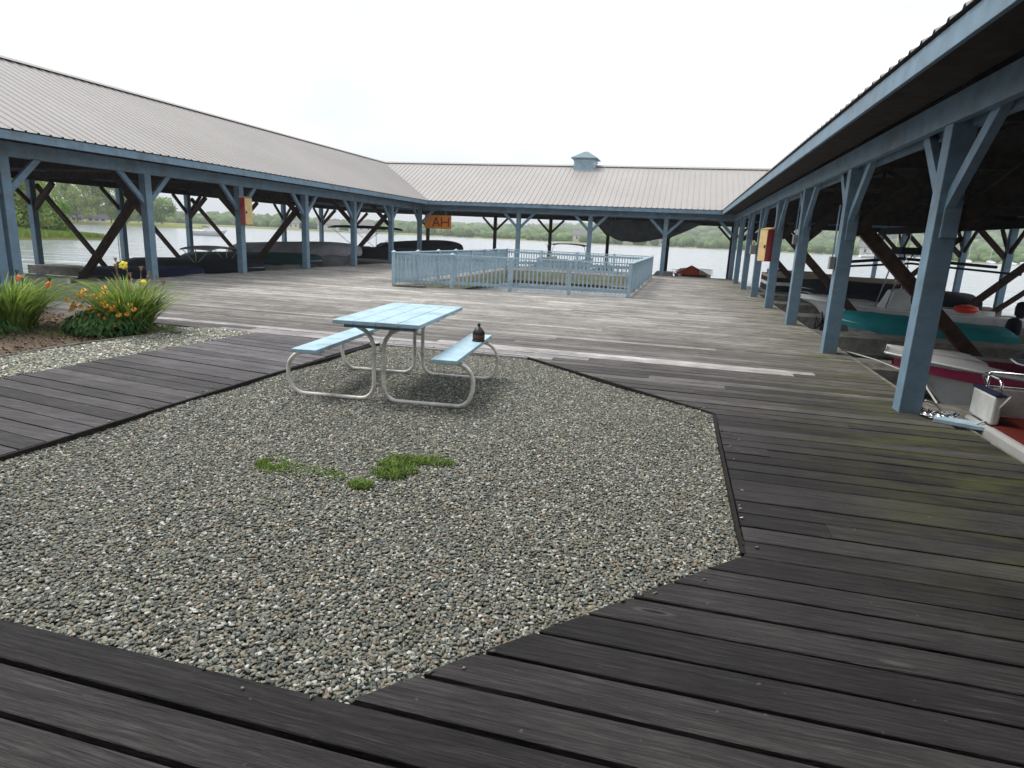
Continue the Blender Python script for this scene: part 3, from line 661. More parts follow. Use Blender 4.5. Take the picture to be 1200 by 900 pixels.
# ================================================================== RAILING ROUND THE WELL
FC = [(-8.45, 18.1), (-1.42, 19.45), (-1.30, 31.15), (-8.42, 31.1)]
rail = empty('picket_railing', (-8.45, 18.1, 0), 'pale blue picket railing round the open well in the deck', 'railing')
for i in range(4):
    a = Vector(FC[i]+(0,)); b = Vector(FC[(i+1) % 4]+(0,)); o0 = Vector((-8.45, 18.1, 0)); a -= o0; b -= o0
    d = (b-a).normalized(); L = (b-a).length; n = Vector((-d.y, d.x, 0)); z = lambda p, h: p+Vector((0, 0, h))
    ns = max(2, round(L/2.0))
    for k in range(ns):
        p = a+d*L*k/ns; q = MB(); q.bar(z(p, -.05), z(p, 1.02), .11, .11, n); q.add([p+Vector((sx*.07, sy*.07, 1.02)) for sx, sy in ((-1, -1), (1, -1), (1, 1), (-1, 1))]+[z(p, 1.08)], [(0, 1, 4), (1, 2, 4), (2, 3, 4), (3, 0, 4), (3, 2, 1, 0)])
        q.build('railing_post', 'paint_light', rail)
    q = MB(); q.bar(z(a, 1.0), z(b, 1.0), .12, .035); q.bar(z(a, .88), z(b, .88), .035, .085); q.bar(z(a, .17), z(b, .17), .035, .085); q.build('rail', 'paint_light', rail)
    q = MB(); m_ = int(L/.125)
    for k in range(1, m_): 
        p = a+d*(L*k/m_)+n*-.034; jj = random.uniform(-.012, .012); q.bar(z(p, .11+jj), z(p, .965+jj), .044, .028, n)
    q.build('pickets', 'paint_light', rail)
# low steps plank under the railing's near left corner
q = MB(); q.box(-.5, -.12, 0, .5, .12, .04); q.box(-.45, -.08, -.03, -.38, .08, 0); o = q.build('ramp_board', 'dock_grey'); o.location = (-7.9, 18.02, .02); o.rotation_euler = (0, 0, R(12)); tag(o, 'short grey board lying at the near left corner of the railing', 'board')

# ================================================================== PICNIC TABLE
pt = empty('picnic_table', (-2.87, 6.32, -.04), 'light blue plank picnic table with white bent tube legs on the gravel', 'picnic table', rz=R(5.5))
def plank_set(name, xs, wd, L, z, th, parent, yoff=0):
    q = MB()
    for x in xs: q.box(x-wd/2, -L/2+yoff, z-th, x+wd/2, L/2+yoff, z)
    return q.build(name, 'table_blue', parent, bevel=.006)
TZ = .835
tt = plank_set('tabletop', [-.285, -.065, .155, .375], .213, 1.72, TZ, .04, pt)
q = MB()
for y in (-.72, .05, .72): q.box(-.32, y-.035, TZ-.082, .41, y+.035, TZ-.042)
q.build('batten', 'paint', tt)
q = MB()
for x in (-.285, -.065, .155, .375):
    for y in (-.72, .05, .72):
        for d_ in (-.06, .06): q.lathe([(.008, 0), (.008, .0025)], (x+d_, y+random.uniform(-.006, .006), TZ-.0005), 8)
q.build('screw_heads', 'steel', tt)
for s in (-1, 1):
    b_ = plank_set('bench_seat', [s*.755+(.06 if s < 0 else -.035)], .26, 1.72, .52, .04, pt)
    q = MB(); 
    for y in (-.66, .66): q.box(min(s*.55, s*.86), y-.02, .455, max(s*.55, s*.86), y+.02, .478)
    q.build('seat_bracket', 'tube', b_)
def arc(c, r, a0, a1, n=7): return [(c[0]+r*math.cos(R(a0+(a1-a0)*i/n)), c[1]+r*math.sin(R(a0+(a1-a0)*i/n))) for i in range(n+1)]
for y in (-.66, .66):
    for s in (-1, 1):
        # one bent tube: seat end, outer loop, ground run, inner upright, flare under the top
        P = [(.60, .455)]+arc((.78, .265), .19, 90, 0)[0:]+[(.965, .18)]+arc((.80, .175), .155, -5, -90)+[(.5, .02)]+arc((.20, .17), .15, -90, -180)+[(.05, .35), (.05, .56)]+[(.075, .64), (.13, .71), (.24, .765), (.33, .78)]
        q = MB(); q.tube([(s*x, y, z_) for x, z_ in P], .021, 10); q.build('leg_frame', 'tube', pt, smooth=True)
    q = MB(); q.tube([(-.06, y, .5), (.06, y, .5)], .012, 6); q.build('bolt', 'steel', pt)
for s in (-1, 1):
    q = MB(); q.tube([(0, s*.64, .50), (0, s*.10, .78)], .014, 8); q.build('diagonal_strut', 'tube', pt, smooth=True)
# small dark pot on the right bench
pot = empty('lidded_pot', (-2.11, 6.74, .481), 'small dark bell shaped pot with brown woven band on the right bench', 'pot')
pot.scale = (.86, .86, .92)
q = MB(); q.lathe([(.060, 0), (.074, .012), (.080, .05), (.079, .085)], n=24); q.build('pot_body', 'pot_brown', pot, smooth=True)
q = MB(); q.lathe([(.081, .083), (.080, .10), (.070, .125), (.050, .15), (.030, .17), (.018, .178), (.016, .188), (.022, .198), (.020, .214), (.008, .222)], n=24); q.build('pot_lid', 'pot_dark', pot, smooth=True)
q = MB(); q.lathe([(.062, -.002), (.083, .0), (.084, .018), (.077, .02)], n=24); q.build('pot_foot', 'pot_dark', pot, smooth=True)

# ================================================================== FLOWER BED
def strap_leaves(n, r, h, wd, sx=1., droop=.5):
    V = []; F = []; rd = []
    for i in range(n):
        a = random.random()*6.283; br = r*.35*math.sqrt(random.random()); x0, y0 = br*math.cos(a)*sx, br*math.sin(a)
        a2 = a+random.uniform(-.5, .5); l = h*random.uniform(.7, 1.35); reach = r*random.uniform(.3, 1.15); seg = 7; k = len(V); wx, wy = -math.sin(a2)*wd, math.cos(a2)*wd; rv = random.random(); dr = random.uniform(droop*.5, droop*1.4)
        for j in range(seg+1):
            t = j/seg; px = x0+math.cos(a2)*reach*t**1.5*sx; py = y0+math.sin(a2)*reach*t**1.5; pz = l*(t*(1+dr)-dr*t**2.6*1.2); ww = (1-t**2.5)*.9+.1
            V += [(px-wx*ww, py-wy*ww, max(.01, pz)), (px+wx*ww, py+wy*ww, max(.01, pz))]
        for j in range(seg): F.append((k+2*j, k+2*j+1, k+2*j+3, k+2*j+2)); rd.append(rv)
    return np.array(V), np.array(F), np.array(rd)
def round_leaves(n, r, h, s, c=(0, 0)):
    V = []; F = []; rd = []
    for i in range(n):
        a = random.random()*6.283; q_ = r*math.sqrt(random.random()); x, y = c[0]+q_*math.cos(a), c[1]+q_*math.sin(a); z = random.uniform(.03, h)*(1-.5*(q_/r)**2)
        n1 = Vector((math.cos(a)*.8+random.uniform(-.5, .5), math.sin(a)*.8+random.uniform(-.5, .5), random.uniform(.3, 1))).normalized(); u = n1.cross(Vector((0, 0, 1))).normalized(); v = n1.cross(u); k = len(V); sz = s*random.uniform(.6, 1.3)
        p = Vector((x, y, z)); V += [p-v*sz*1.6, p-u*sz*.7, p+v*sz*.2-u*sz*.6, p+v*sz*1.4, p+v*sz*.2+u*sz*.6, p+u*sz*.7]; F += [(k, k+1, k+2, k+5), (k+2, k+3, k+4, k+5)]; rv = random.random(); rd += [rv, rv]
    return np.array([tuple(v) for v in V]), np.array(F), np.array(rd)
def flower(parent, p, r, mat, petals=9, droop=.35, cone=True, name='flower', up=(0, 0, 1)):
    q = MB(); upv = Vector(up).normalized(); u = upv.orthogonal().normalized(); v = upv.cross(u); p = Vector(p)
    for k in range(petals):
        a = 2*math.pi*k/petals+random.uniform(-.1, .1); d = u*math.cos(a)+v*math.sin(a); t = upv.cross(d); w_ = r*2.2/petals*1.2
        P0, P1, P2 = p+d*r*.15, p+d*r*.6-upv*r*droop*.15, p+d*r-upv*r*droop
        q.add([P0-t*w_*.4, P0+t*w_*.4, P1+t*w_, P1-t*w_, P2+t*w_*.35, P2-t*w_*.35], [(0, 1, 2, 3), (3, 2, 4, 5)])
    f = q.build(name, mat, parent)
    if cone: c = MB(); c.lathe([(r*.26, 0), (r*.28, r*.12), (r*.16, r*.3), (r*.02, r*.36)], tuple(p), 7); c.build('seed_head', 'seed', f)
    return f
def lily(loc, label, r, h, n, nfl, nstalk, rot=0):
    t = empty('daylily_clump', loc, label, 'flowering plant', None, rot)
    V, F, rd = strap_leaves(n, r, h, .011, 1.1); np_mesh('leaves', V, F, 'leaf_lily', t, rnd=rd)
    return t
def stalks(t, pts, mat='stalk'):
    q = MB()
    for (x, y, z, lean) in pts:
        q.tube([(x*.3, y*.3, .05), (x*.8, y*.8, z*.6), (x, y, z)], [.006, .005, .003], 5)
        for k in range(3): q.tube([(x, y, z-.02), (x+random.uniform(-.03, .03), y+random.uniform(-.03, .03), z+.05)], [.005, .009], 5)
    return q.build('flower_stalk', mat, t)
# the big clump beside the gravel strip: daylily behind, golden coneflowers in front
t = lily((-7.95, 7.75, .0), 'large daylily and golden coneflower clump, one yellow bloom held high', .78, .62, 620, 0, 0)
V, F, rd = round_leaves(1500, .55, .36, .035, (-.12, -.28)); np_mesh('basal_leaves', V, F, 'leaf_dark', t, rnd=rd)
V, F, rd = round_leaves(500, .42, .62, .022, (-.18, -.2)); np_mesh('stem_leaves', V, F, 'leaf_lily', t, rnd=rd)
stalks(t, [(-.32, .15, .92, 0), (-.25, .1, 1.02, 0), (-.15, .2, .95, 0), (-.05, .1, .88, 0), (.05, .25, .9, 0), (.22, .2, .84, 0), (.38, .2, .8, 0), (.3, .1, .78, 0), (.45, .25, .72, 0), (.1, .0, .82, 0)])
for (x, y, z) in [(random.uniform(-.58, .3), random.uniform(-.5, -.25), random.uniform(.3, .58)) for _ in range(14)]+[(-.50, -.45, .42), (-.44, -.4, .56), (-.30, -.45, .62), (-.36, -.35, .33), (-.18, -.5, .38), (-.12, -.38, .52), (-.02, -.35, .60), (.02, -.45, .47), (.10, -.5, .26), (.15, -.42, .38), (.18, -.45, .42), (.22, -.38, .49), (.33, -.5, .32), (.40, -.42, .33), (-.22, -.55, .24), (.28, -.55, .18), (-.56, -.3, .36), (-.56, -.3, .5), (-.05, -.5, .29), (.5, -.4, .40), (-.1, -.3, .66), (.34, -.3, .45)]:
    flower(t, (x, y, z), .045, 'petal_gold', 10, .35, True, 'coneflower', (.2, -.7, .8))
flower(t, (-.13, .1, .97), .068, 'petal_yellow', 6, .25, False, 'lily_bloom', (.3, -.8, .4)); flower(t, (.28, .05, .76), .05, 'petal_yellow', 6, .9, False, 'lily_bloom', (.5, -.3, .9))
t = lily((-9.3, 7.0, 0), 'pale green daylily clump cut by the left edge of the photo, orange blooms', .85, .62, 620, 0, 0)
for (x, y, z) in [(.0, .2, .74), (.42, .3, .66), (-.05, -.45, .40)]: flower(t, (x, y, z), .05, 'petal_orange', 6, .2, False, 'lily_bloom', (.3, -.8, .5))
stalks(t, [(-.02, .2, .8, 0), (.46, .3, .72, 0), (.2, .1, .7, 0)], 'leaf_lily')
V, F, rd = round_leaves(260, .5, .2, .03, (.1, -.3)); np_mesh('basal_leaves', V, F, 'leaf_dark', t, rnd=rd)
t = lily((-8.35, 8.35, 0), 'low pale grass tuft behind the two daylily clumps', .45, .30, 160, 0, 0)
t['category'] = 'plant'; t.name = 'grass_tuft'
V, F, rd = [], [], []
for a in ((500, -8.55, 7.2, .55, .5, .07, .004, .0), (250, -7.6, 7.9, .15, .4, .08, .004, .0), (200, -9.0, 6.4, .5, .25, .05, .004, .0)):
    v, f, r_ = blades(*a); k = len(V); V += v; F += [tuple(i+k for i in q) for q in f]; rd += r_
np_mesh('bed_weeds', np.array(V), np.array(F), 'grass', rnd=np.array(rd), kind='stuff')

# ================================================================== THINGS ON THE POSTS
def extinguisher_box(x, y, z, face, label):
    t = empty('fire_cabinet', (x, y, z), label, 'fire cabinet', 'fire cabinets on the boathouse posts'); s = face
    q = MB(); q.box(-.12, -.14, 0, .12, .14, .86); q.build('case', 'red', t, bevel=.008)
    q = MB(); xx = s*.12; q.box(min(xx, xx+s*.02), -.135, .01, max(xx, xx+s*.02), .135, .85); d = q.build('door', 'cream', t, bevel=.004)
    q = MB(); q.box(min(xx+s*.02, xx+s*.035), -.12, .36, max(xx+s*.02, xx+s*.035), -.07, .44); q.build('latch', 'rubber', d)
    q = MB(); q.add([(-.15, -.16, .86), (.15, -.16, .86), (.15, .16, .86), (-.15, .16, .86), (-s*.13, -.16, .92), (-s*.13, .16, .92)], [(0, 1, 2, 3)]+([(0, 4, 5, 3), (1, 2, 5, 4), (0, 1, 4), (3, 5, 2)])); q.build('lid', 'cream', t)
    t.rotation_euler = (0, 0, R(-17) if s > 0 else R(38))
    return t
extinguisher_box(XL+.27, YGL[4]-.02, 1.62, 1, 'red sided cream fronted fire cabinet on a left wing post')
extinguisher_box(XR-.27, YG[6], 1.28, -1, 'red sided cream fronted fire cabinet on a right wing post')
q = MB(); q.box(-.09, -.13, 0, .09, .13, .3); o = q.build('meter_box', 'grey_box', bevel=.01); o.location = (XR-.21, YG[7], 1.42); tag(o, 'small grey meter box on the right post beyond the fire cabinet', 'meter box')
q = MB(); q.box(-.05, -.07, .06, .05, .07, .12); q.box(-.03, -.04, 0, .03, .04, .06); q.build('meter_lid', 'cream', o).location = (0, 0, .28)
for y, z, lb in ((YG[4], 1.36, 'small grey outlet box on second right post from camera'), (YG[5], 1.75, 'pale outlet box high on the post before the right fire cabinet')):
    q = MB(); q.box(-.04, -.06, 0, .04, .06, .2); o = q.build('outlet_box', 'grey_box', bevel=.008); o.location = (XR-.16, y, z); tag(o, lb, 'outlet box')
    q = MB(); q.tube([(0, 0, .2), (0, 0, 1.0)], .012, 6); q.build('conduit', 'paint', o)
# hanging sign
sg = empty('hanging_sign', (-12.75, 34.22, 1.86), 'orange board sign with dark red letters hanging under the roof corner', 'sign')
q = MB(); q.box(-1.35, -.02, 0, .22, .02, .74); q.build('board', 'sign_orange', sg, bevel=.004)
def stroke(pts, name='letter', mat='letter_red', wd=.085):
    q = MB()
    for a, b in pts: q.bar((a[0], -.026, a[1]), (b[0], -.026, b[1]), wd, .01, (0, 1, 0))
    q.build(name, mat, sg)
stroke([((-.86, .12), (-.66, .62)), ((-.66, .62), (-.46, .12)), ((-.77, .30), (-.55, .30))])
stroke([((-.34, .12), (-.34, .62)), ((.08, .12), (.08, .62)), ((-.34, .36), (.08, .36))])
q = MB(); 
for x in (-1.0, -.1): q.tube([(x, 0, .74), (x, 0, 1.02)], .01, 5)
q.build('hanger', 'steel', sg)

# ================================================================== BOATS
def hull_rows(L, W, H, draft, bow=2.2, nose=.02, n=16, floor=None, deck0=.62, rise=.18, full=.5):
    rows = []
    for i in range(n+1):
        t = 1-(1-i/n)**1.7; b = W/2*(1-(max(0, t-full)/(1-full))**bow)+nose; hz = H+rise*max(0, t-.35)**1.6*2
        kz = -draft+(H*.75+draft)*max(0, (t-.72)/.28)**2.2; cb = b*.82; ch = kz+(.12+draft*.4)*(1-t*.3); ch = min(ch, hz-.05); x = L*t; dk = t > deck0
        ib = b*.86; fz = hz+.05*(1-((2*t-1)**2))*.5+.03 if dk else hz+.02
        fl = fz+.03 if dk else (floor if floor is not None else hz-.45)
        rk = .75*max(0, (t-.7)/.3)**2; xk = x-rk; xc = x-rk*.6; xs = x-rk*.15
        rows.append([(xk, 0, kz), (xc, cb, ch), (xs, b, hz-.10), (x, b*1.015, hz-.03), (x, b, hz), (x, ib, fz), (x, ib*.94, fl), (x, 0, fl+(.03 if dk else 0)), (x, -ib*.94, fl), (x, -ib, fz), (x, -b, hz), (x, -b*1.015, hz-.03), (xs, -b, hz-.10), (xc, -cb, ch)])
    return rows
def make_hull(t, mat, stripe=None, trim=None, **k):
    rows = hull_rows(**k); q = MB(); q.grid(rows, close=True); n = len(rows[0]); q.f.append(tuple(range(n-1, -1, -1))); q.f.append(tuple(len(q.v)-n+i for i in range(n))); h = q.build('hull', mat, t, smooth=False, bevel=0)
    for p in h.data.polygons: p.use_smooth = True
    if stripe:
        q = MB()
        for s in (1, -1): q.grid([[(r[2][0], s*(r[2][1]*.97+.016), r[4][2]-.20), (r[2][0], s*(r[2][1]+.016), r[4][2]-.055)] for r in rows])
        q.build('stripe', stripe, t)
    if trim:
        q = MB()
        for s in (1, -1): q.tube([(r[3][0], s*r[3][1], r[3][2]) for r in rows], .018, 6)
        q.build('rub_rail', trim, t, smooth=True)
    return rows
def cover(t, rows, mat, peak=.35, i0=0, i1=None, name='cover', wav=.025):
    i1 = len(rows) if i1 is None else i1; R_ = []
    for i in range(i0, i1):
        x, b, hz = rows[i][4]; tt_ = (i-i0)/max(1, i1-i0-1); pk = peak*math.sin(math.pi*min(1, .12+tt_*.9))**.7; w_ = lambda s: wav*math.sin(i*2.1+s*5)
        R_.append([(x, b*1.05+.01, hz-.16+w_(1)), (x, b*1.04+.01, hz+.05), (x, b*.72, hz+.09+pk*.55+w_(2)), (x, b*.3, hz+.10+pk*.9+w_(3)), (x, 0, hz+.11+pk), (x, -b*.3, hz+.10+pk*.9+w_(4)), (x, -b*.72, hz+.09+pk*.55+w_(5)), (x, -b*1.04-.01, hz+.03), (x, -b*1.05-.01, hz-.16+w_(6))])
    q = MB(); q.grid(R_, flip=True); q.f.append(tuple(range(9))); q.f.append(tuple(len(q.v)-1-k for k in range(9))); return q.build(name, mat, t, smooth=True)
def outboard(t, x=-.12, z=.45, mat='black_canvas'):
    q = MB(); q.lathe([(.09, 0), (.15, .05), (.16, .25), (.13, .38), (.05, .43)], (x-.12, 0, z), 10); e = q.build('engine_cowl', mat, t, smooth=True)
    q = MB(); q.box(x-.18, -.05, z-.95, x-.04, .05, z+.02); q.box(x-.26, -.03, z-1.0, x-.02, .03, z-.96); q.build('engine_leg', mat, t)
def bimini(t, x0, x1, hw, z0, z1, mat, wav=.05, name='bimini_top', legs='steel', sag=.12):
    q = MB(); rr_ = []
    for i in range(9):
        x = x0+(x1-x0)*i/8; e = 1-abs(2*i/8-1)**3*.9
        rr_.append([(x, hw*math.cos(a), z1-sag*(1-math.sin(a))*1.2-.05*(1-e)) for a in [math.pi*k/8 for k in range(9)]])
    q.grid(rr_); o = q.build(name, mat, t, smooth=True); so_ = o.modifiers.new('thick', 'SOLIDIFY'); so_.thickness = .02
    q = MB()
    for s in (1, -1):
        xm = (x0+x1)/2
        for xt in (x0+.1, xm, x1-.1): q.tube([(xm, s*hw, z0), (xt, s*hw*.98, z1-sag*1.25)], .014, 6)
    q.build('bimini_frame', legs, t, smooth=True); return o
def boat(loc, rz, label, name='motorboat', cat='boat', group=None): return empty(name, loc, label, cat, group, rz)
W_ = WZ
# red and white runabout beside the nearest right post (bow towards the courtyard)
t = boat((8.42, 9.85, -.36), R(180), 'white runabout with maroon stripe and open maroon cockpit behind the nearest right post', 'runabout')
rows_ = make_hull(t, 'offwhite', 'maroon', 'white', L=5.5, W=2.1, H=.50, draft=.35, bow=2.0, deck0=.80, floor=.12)
q = MB(); 
for s in (1, -1): q.grid([[(r[6][0], s*(r[6][1]-.004), r[4][2]-.34), (r[6][0], s*(r[6][1]-.03), r[4][2]-.02)] for r in rows_[:10]])
q.build('side_panel', 'maroon', t)
q = MB(); q.grid([[(r[4][0], s*r[4][1]*.80, r[6][2]+.015) for s in (1, .92)] for r in rows_[10:15]]); q.grid([[(r[4][0], s*r[4][1]*.80, r[6][2]+.015) for s in (-.92, -1)] for r in rows_[10:15]]); q.build('deck_stripe', 'maroon', t)
q = MB(); wsr = [[(3.3, s_*.78, .60), (3.0, s_*.74, .94)] for s_ in (1, .5, 0, -.5, -1)]; wsr[1] = [(3.75, .5, .62), (3.35, .47, .95)]; wsr[2] = [(3.9, 0, .64), (3.5, 0, .96)]; wsr[3] = [(3.75, -.5, .62), (3.35, -.47, .95)]; q.grid(wsr); q.build('windscreen', 'tint', t)
q = MB(); q.tube([r[1] for r in wsr], .015, 6); q.tube([r[0] for r in wsr], .015, 6); q.build('windscreen_frame', 'chrome', t)
for x, y in ((2.3, .45), (2.3, -.45), (1.1, .45), (1.1, -.45)):
    q = MB(); q.box(x-.25, y-.25, .15, x+.25, y+.25, .40); q.box(x-.32, y-.25, .38, x-.2, y+.25, .86); q.build('seat', 'white', t, bevel=.04)
q = MB(); q.tube([(5.1, .05, .62), (5.1, .05, .70), (4.95, .05, .70), (4.95, .05, .62)], .012, 6); q.build('bow_cleat', 'chrome', t)
outboard(t, -.1, .35)
# nearest: pontoon boat with a bow gate, only its corner in the frame
t = boat((3.02, 6.12, -.24), 0, 'white square bowed deck boat with bow rail and maroon carpet at lower right edge', 'deck_boat')
q = MB(); q.box(0, -1.25, .16, 6.2, 1.25, .30); q.build('deck_platform', 'offwhite', t, bevel=.03)
q = MB(); q.box(.06, -1.2, .302, 6.1, 1.2, .318); q.build('carpet', 'carpet', t)
for s in (-1, 1):
    q = MB(); q.tube([(-.05, s*.85, .02), (.25, s*.85, -.18), (.7, s*.85, -.3), (6.2, s*.85, -.3)], [.06, .22, .33, .33], 14); q.build('pontoon', 'steel', t, smooth=True)
q = MB(); q.box(.02, .74, .32, .10, 1.22, .60); q.build('front_panel', 'white', t, bevel=.02)
q = MB(); q.box(.02, .72, .603, .11, 1.24, .62); q.build('panel_cap', 'navy_canvas', t)
q = MB(); q.tube([(.06, .76, .60), (.06, .76, .72), (.06, .82, .76), (.06, 1.12, .76), (.08, 1.20, .72), (.14, 1.22, .62), (.9, 1.22, .62)], .014, 8); q.tube([(.14, 1.22, .76), (3.2, 1.22, .76)], .014, 8); q.tube([(.14, 1.22, .32), (.14, 1.22, .76)], .014, 8); q.build('bow_rail', 'chrome', t, smooth=True)
q = MB(); q.box(.2, 1.2, .32, 3.2, 1.235, .60); q.build('side_panel', 'white', t, bevel=.01)
for y in (-.9, .75): 
    q = MB(); q.box(1.0, y-.28, .32, 2.2, y+.28, .62); q.box(2.1, y-.28, .6, 2.3, y+.28, .95); q.build('bench', 'tan', t, bevel=.04)
# grey bow plank (low dock box edge), coil of chain and the mooring ropes
q = MB(); q.box(0, -.1, -.02, .75, .1, .02); o = q.build('loose_board', 'paint_light', bevel=.004); o.location = (2.68, 7.16, .025); o.rotation_euler = (0, 0, R(-25)); tag(o, 'short blue grey board lying beside the nearest right post', 'board')
q = MB(); pts = []
for k in range(150): a = k*.33; r_ = .05+.10*abs(math.sin(k*.37)); pts.append((r_*math.cos(a)*1.2, r_*math.sin(a), .015+.05*abs(math.sin(k*.7))*random.random()))
q.tube(pts, .010, 5); o = q.build('chain_coil', 'chrome', smooth=True); o.location = (2.77, 7.30, 0); tag(o, 'small tangled heap of shiny chain at the foot of the nearest right post', 'chain')
q = MB(); q.tube([(2.78, 7.75, .08), (2.95, 7.9, .02), (3.1, 8.3, -.05), (3.15, 8.8, .02), (3.2, 9.3, .2)], .012, 6); o = q.build('mooring_rope', 'rope', smooth=True); tag(o, 'pale rope from the runabout bow to the nearest right post', 'rope')
q = MB(); q.tube([(2.72, 11.4, .06), (3.1, 10.9, .02), (3.3, 10.4, -.02), (3.3, 9.9, .05), (3.25, 9.6, .22)], .012, 6); o = q.build('mooring_rope', 'rope', smooth=True); tag(o, 'pale rope from the runabout bow to the second right post', 'rope')
q = MB(); q.tube([(2.9, 6.97, .03), (2.95, 7.0, .02), (3.05, 6.95, .1), (3.14, 6.8, .38)], .011, 6); o = q.build('mooring_rope', 'rope', smooth=True); tag(o, 'short rope from the square bowed deck boat to the deck edge', 'rope')
# teal covered boat
t = boat((7.4, 17.1, -.5), R(180), 'low white boat under a teal cover in the third slip of the right wing', 'covered_boat')
rows_ = make_hull(t, 'offwhite', None, 'white', L=3.6, W=1.7, H=.40, draft=.25, bow=2.4, deck0=.9); cover(t, rows_, 'teal_canvas', .16, 0, 16); outboard(t, -.1, .4)
# white fishing boat with console, arch and black top
t = boat((9.2, 20.9, -.38), R(180), 'white fishing boat with centre console and black folded top in right wing', 'fishing_boat')
rows_ = make_hull(t, 'white', None, 'white', L=5.6, W=2.2, H=.46, draft=.35, bow=2.2, deck0=.75)
q = MB(); q.add([(2.6, -.42, .1), (3.5, -.42, .1), (3.5, .42, .1), (2.6, .42, .1), (2.75, -.36, 1.05), (3.15, -.34, .98), (3.15, .34, .98), (2.75, .36, 1.05)], [(0, 1, 5, 4), (1, 2, 6, 5), (2, 3, 7, 6), (3, 0, 4, 7), (4, 5, 6, 7)]); cns = q.build('console', 'white', t, bevel=.03)
q = MB(); q.lathe([(.14, -.01), (.15, 0), (.14, .01)], (2.68, 0, .85), 14); q.build('wheel', 'rubber', cns)
q = MB()
for s in (1, -1):
    q.tube([(2.5, s*.5, .3), (2.7, s*.5, 1.8), (2.6, s*.45, 2.05)], .022, 8); q.tube([(3.4, s*.5, .3), (3.1, s*.5, 1.8), (3.1, s*.45, 2.05)], .022, 8)
q.tube([(2.6, .45, 2.05), (2.6, -.45, 2.05)], .022, 8); q.tube([(3.1, .45, 2.05), (3.1, -.45, 2.05)], .022, 8); q.build('t_top_frame', 'chrome', t, smooth=True)
q = MB(); q.box(2.45, -.5, 2.02, 3.2, .5, 2.22); q.build('folded_top', 'black_canvas', t, bevel=.04)
q = MB(); q.tube([(4.6, -.3, 1.7), (2.9, -.45, 1.9), (.4, -.5, 1.78)], .045, 8); q.tube([(4.4, .3, 1.62), (2.9, .45, 1.78), (.2, .5, 1.62)], .03, 8); q.build('rod_bundle', 'black_canvas', t, smooth=True)
q = MB(); q.tube([(2.9, 0, .9), (2.9, 0, 2.6)], .01, 5); q.build('aerial', 'steel', t); outboard(t, -.1, .45)
# low black covered boat just beyond it
t = boat((9.5, 24.7, -.42), R(180), 'black covered boat behind the console boat in the right wing', 'covered_boat')
rows_ = make_hull(t, 'offwhite', 'white', 'white', L=5.4, W=2.2, H=.62, draft=.3, bow=2.2, deck0=.9); cover(t, rows_, 'black_canvas', .28)
# pontoon boat with dark striped side panels
t = boat((3.45, 28.6, -.35), 0, 'pontoon boat with black and white banded rails near far right posts', 'pontoon_boat')
q = MB(); q.box(0, -1.2, .2, 6.4, 1.2, .3); q.build('deck_platform', 'steel', t)
for s in (-1, 1):
    q = MB(); q.tube([(-.05, s*.85, .05), (.25, s*.85, -.1), (.7, s*.85, -.15), (6.2, s*.85, -.15)], [.06, .22, .3, .3], 12); q.build('pontoon', 'steel', t, smooth=True)
for nm, z0, z1, mt in (('lower_band', .32, .55, 'black_canvas'), ('middle_band', .55, .68, 'white'), ('upper_band', .68, .86, 'black_canvas'), ('top_band', .86, .97, 'tan')):
    q = MB(); q.box(.02, -1.2, z0, .06, 1.2, z1); q.box(.02, -1.22, z0, 6.2, -1.18, z1); q.box(.02, 1.18, z0, 6.2, 1.22, z1); q.build(nm, mt, t)
for y in (-.8, .8):
    q = MB(); q.box(.4, y-.3, .3, 2.4, y+.3, .75); q.box(.4, y+(.1 if y > 0 else -.3), .7, 2.4, y+(.3 if y > 0 else -.1), 1.1); q.build('bench', 'tan', t, bevel=.04)
q = MB(); q.box(.1, -.35, 1.0, .8, .35, 1.16); q.build('cushion', 'blue_vinyl', t, bevel=.05)
# white ski boat hull in the slip before it, and the red float
t = boat((9.7, 32.5, -.4), R(180), 'low plain white boat in the last slip of the right wing', 'open_boat')
make_hull(t, 'white', None, 'white', L=5.2, W=2.0, H=.5, draft=.3)
q = MB(); q.lathe([(.02, 0), (.34, .02), (.50, .16), (.46, .34), (.2, .42), (.02, .43)], (0, 0, 0), 18); o = q.build('red_float', 'red_ball', smooth=True); o.location = (7.9, 20.5, .10); o.scale = (.6, .6, .55); tag(o, 'bright red vinyl float tube on the white fishing boat', 'float tube')
q = MB(); q.box(-2.4, -.45, 0, 2.4, .45, .10); q.box(-2.4, -.5, -.3, 2.4, -.46, .08); o = q.build('floating_dock', 'dock_grey'); o.location = (9.0, 13.2, -.3); tag(o, 'low grey floating dock in the second slip of the right wing', 'dock')
q = MB(); q.tube([(0, 0, 0), (0, 0, .35), (.02, 0, .7)], .05, 8); o = q.build('outboard_lift_motor', 'grey_box'); q2 = MB(); q2.box(-.2, -.2, .7, .2, .2, .98); q2.build('motor_case', 'grey_box', o, bevel=.03); o.location = (XO-.3, 23.2, 1.2); tag(o, 'grey boat lift motor case on an outer right post', 'lift motor')
q = MB(); 
for k in range(9): q.tube([(k*.05-.2, .15*math.sin(k*2.), 0), (k*.05-.2+.03, .15*math.cos(k*3.), .28+.1*math.sin(k*4.)), (k*.05-.1, .1*math.sin(k), .06)], .022, 6)
o = q.build('hose_heap', 'rubber', smooth=True); o.location = (3.3, 15.6, -.1); tag(o, 'dark heap of hose on the dock beside the teal covered boat', 'hose')

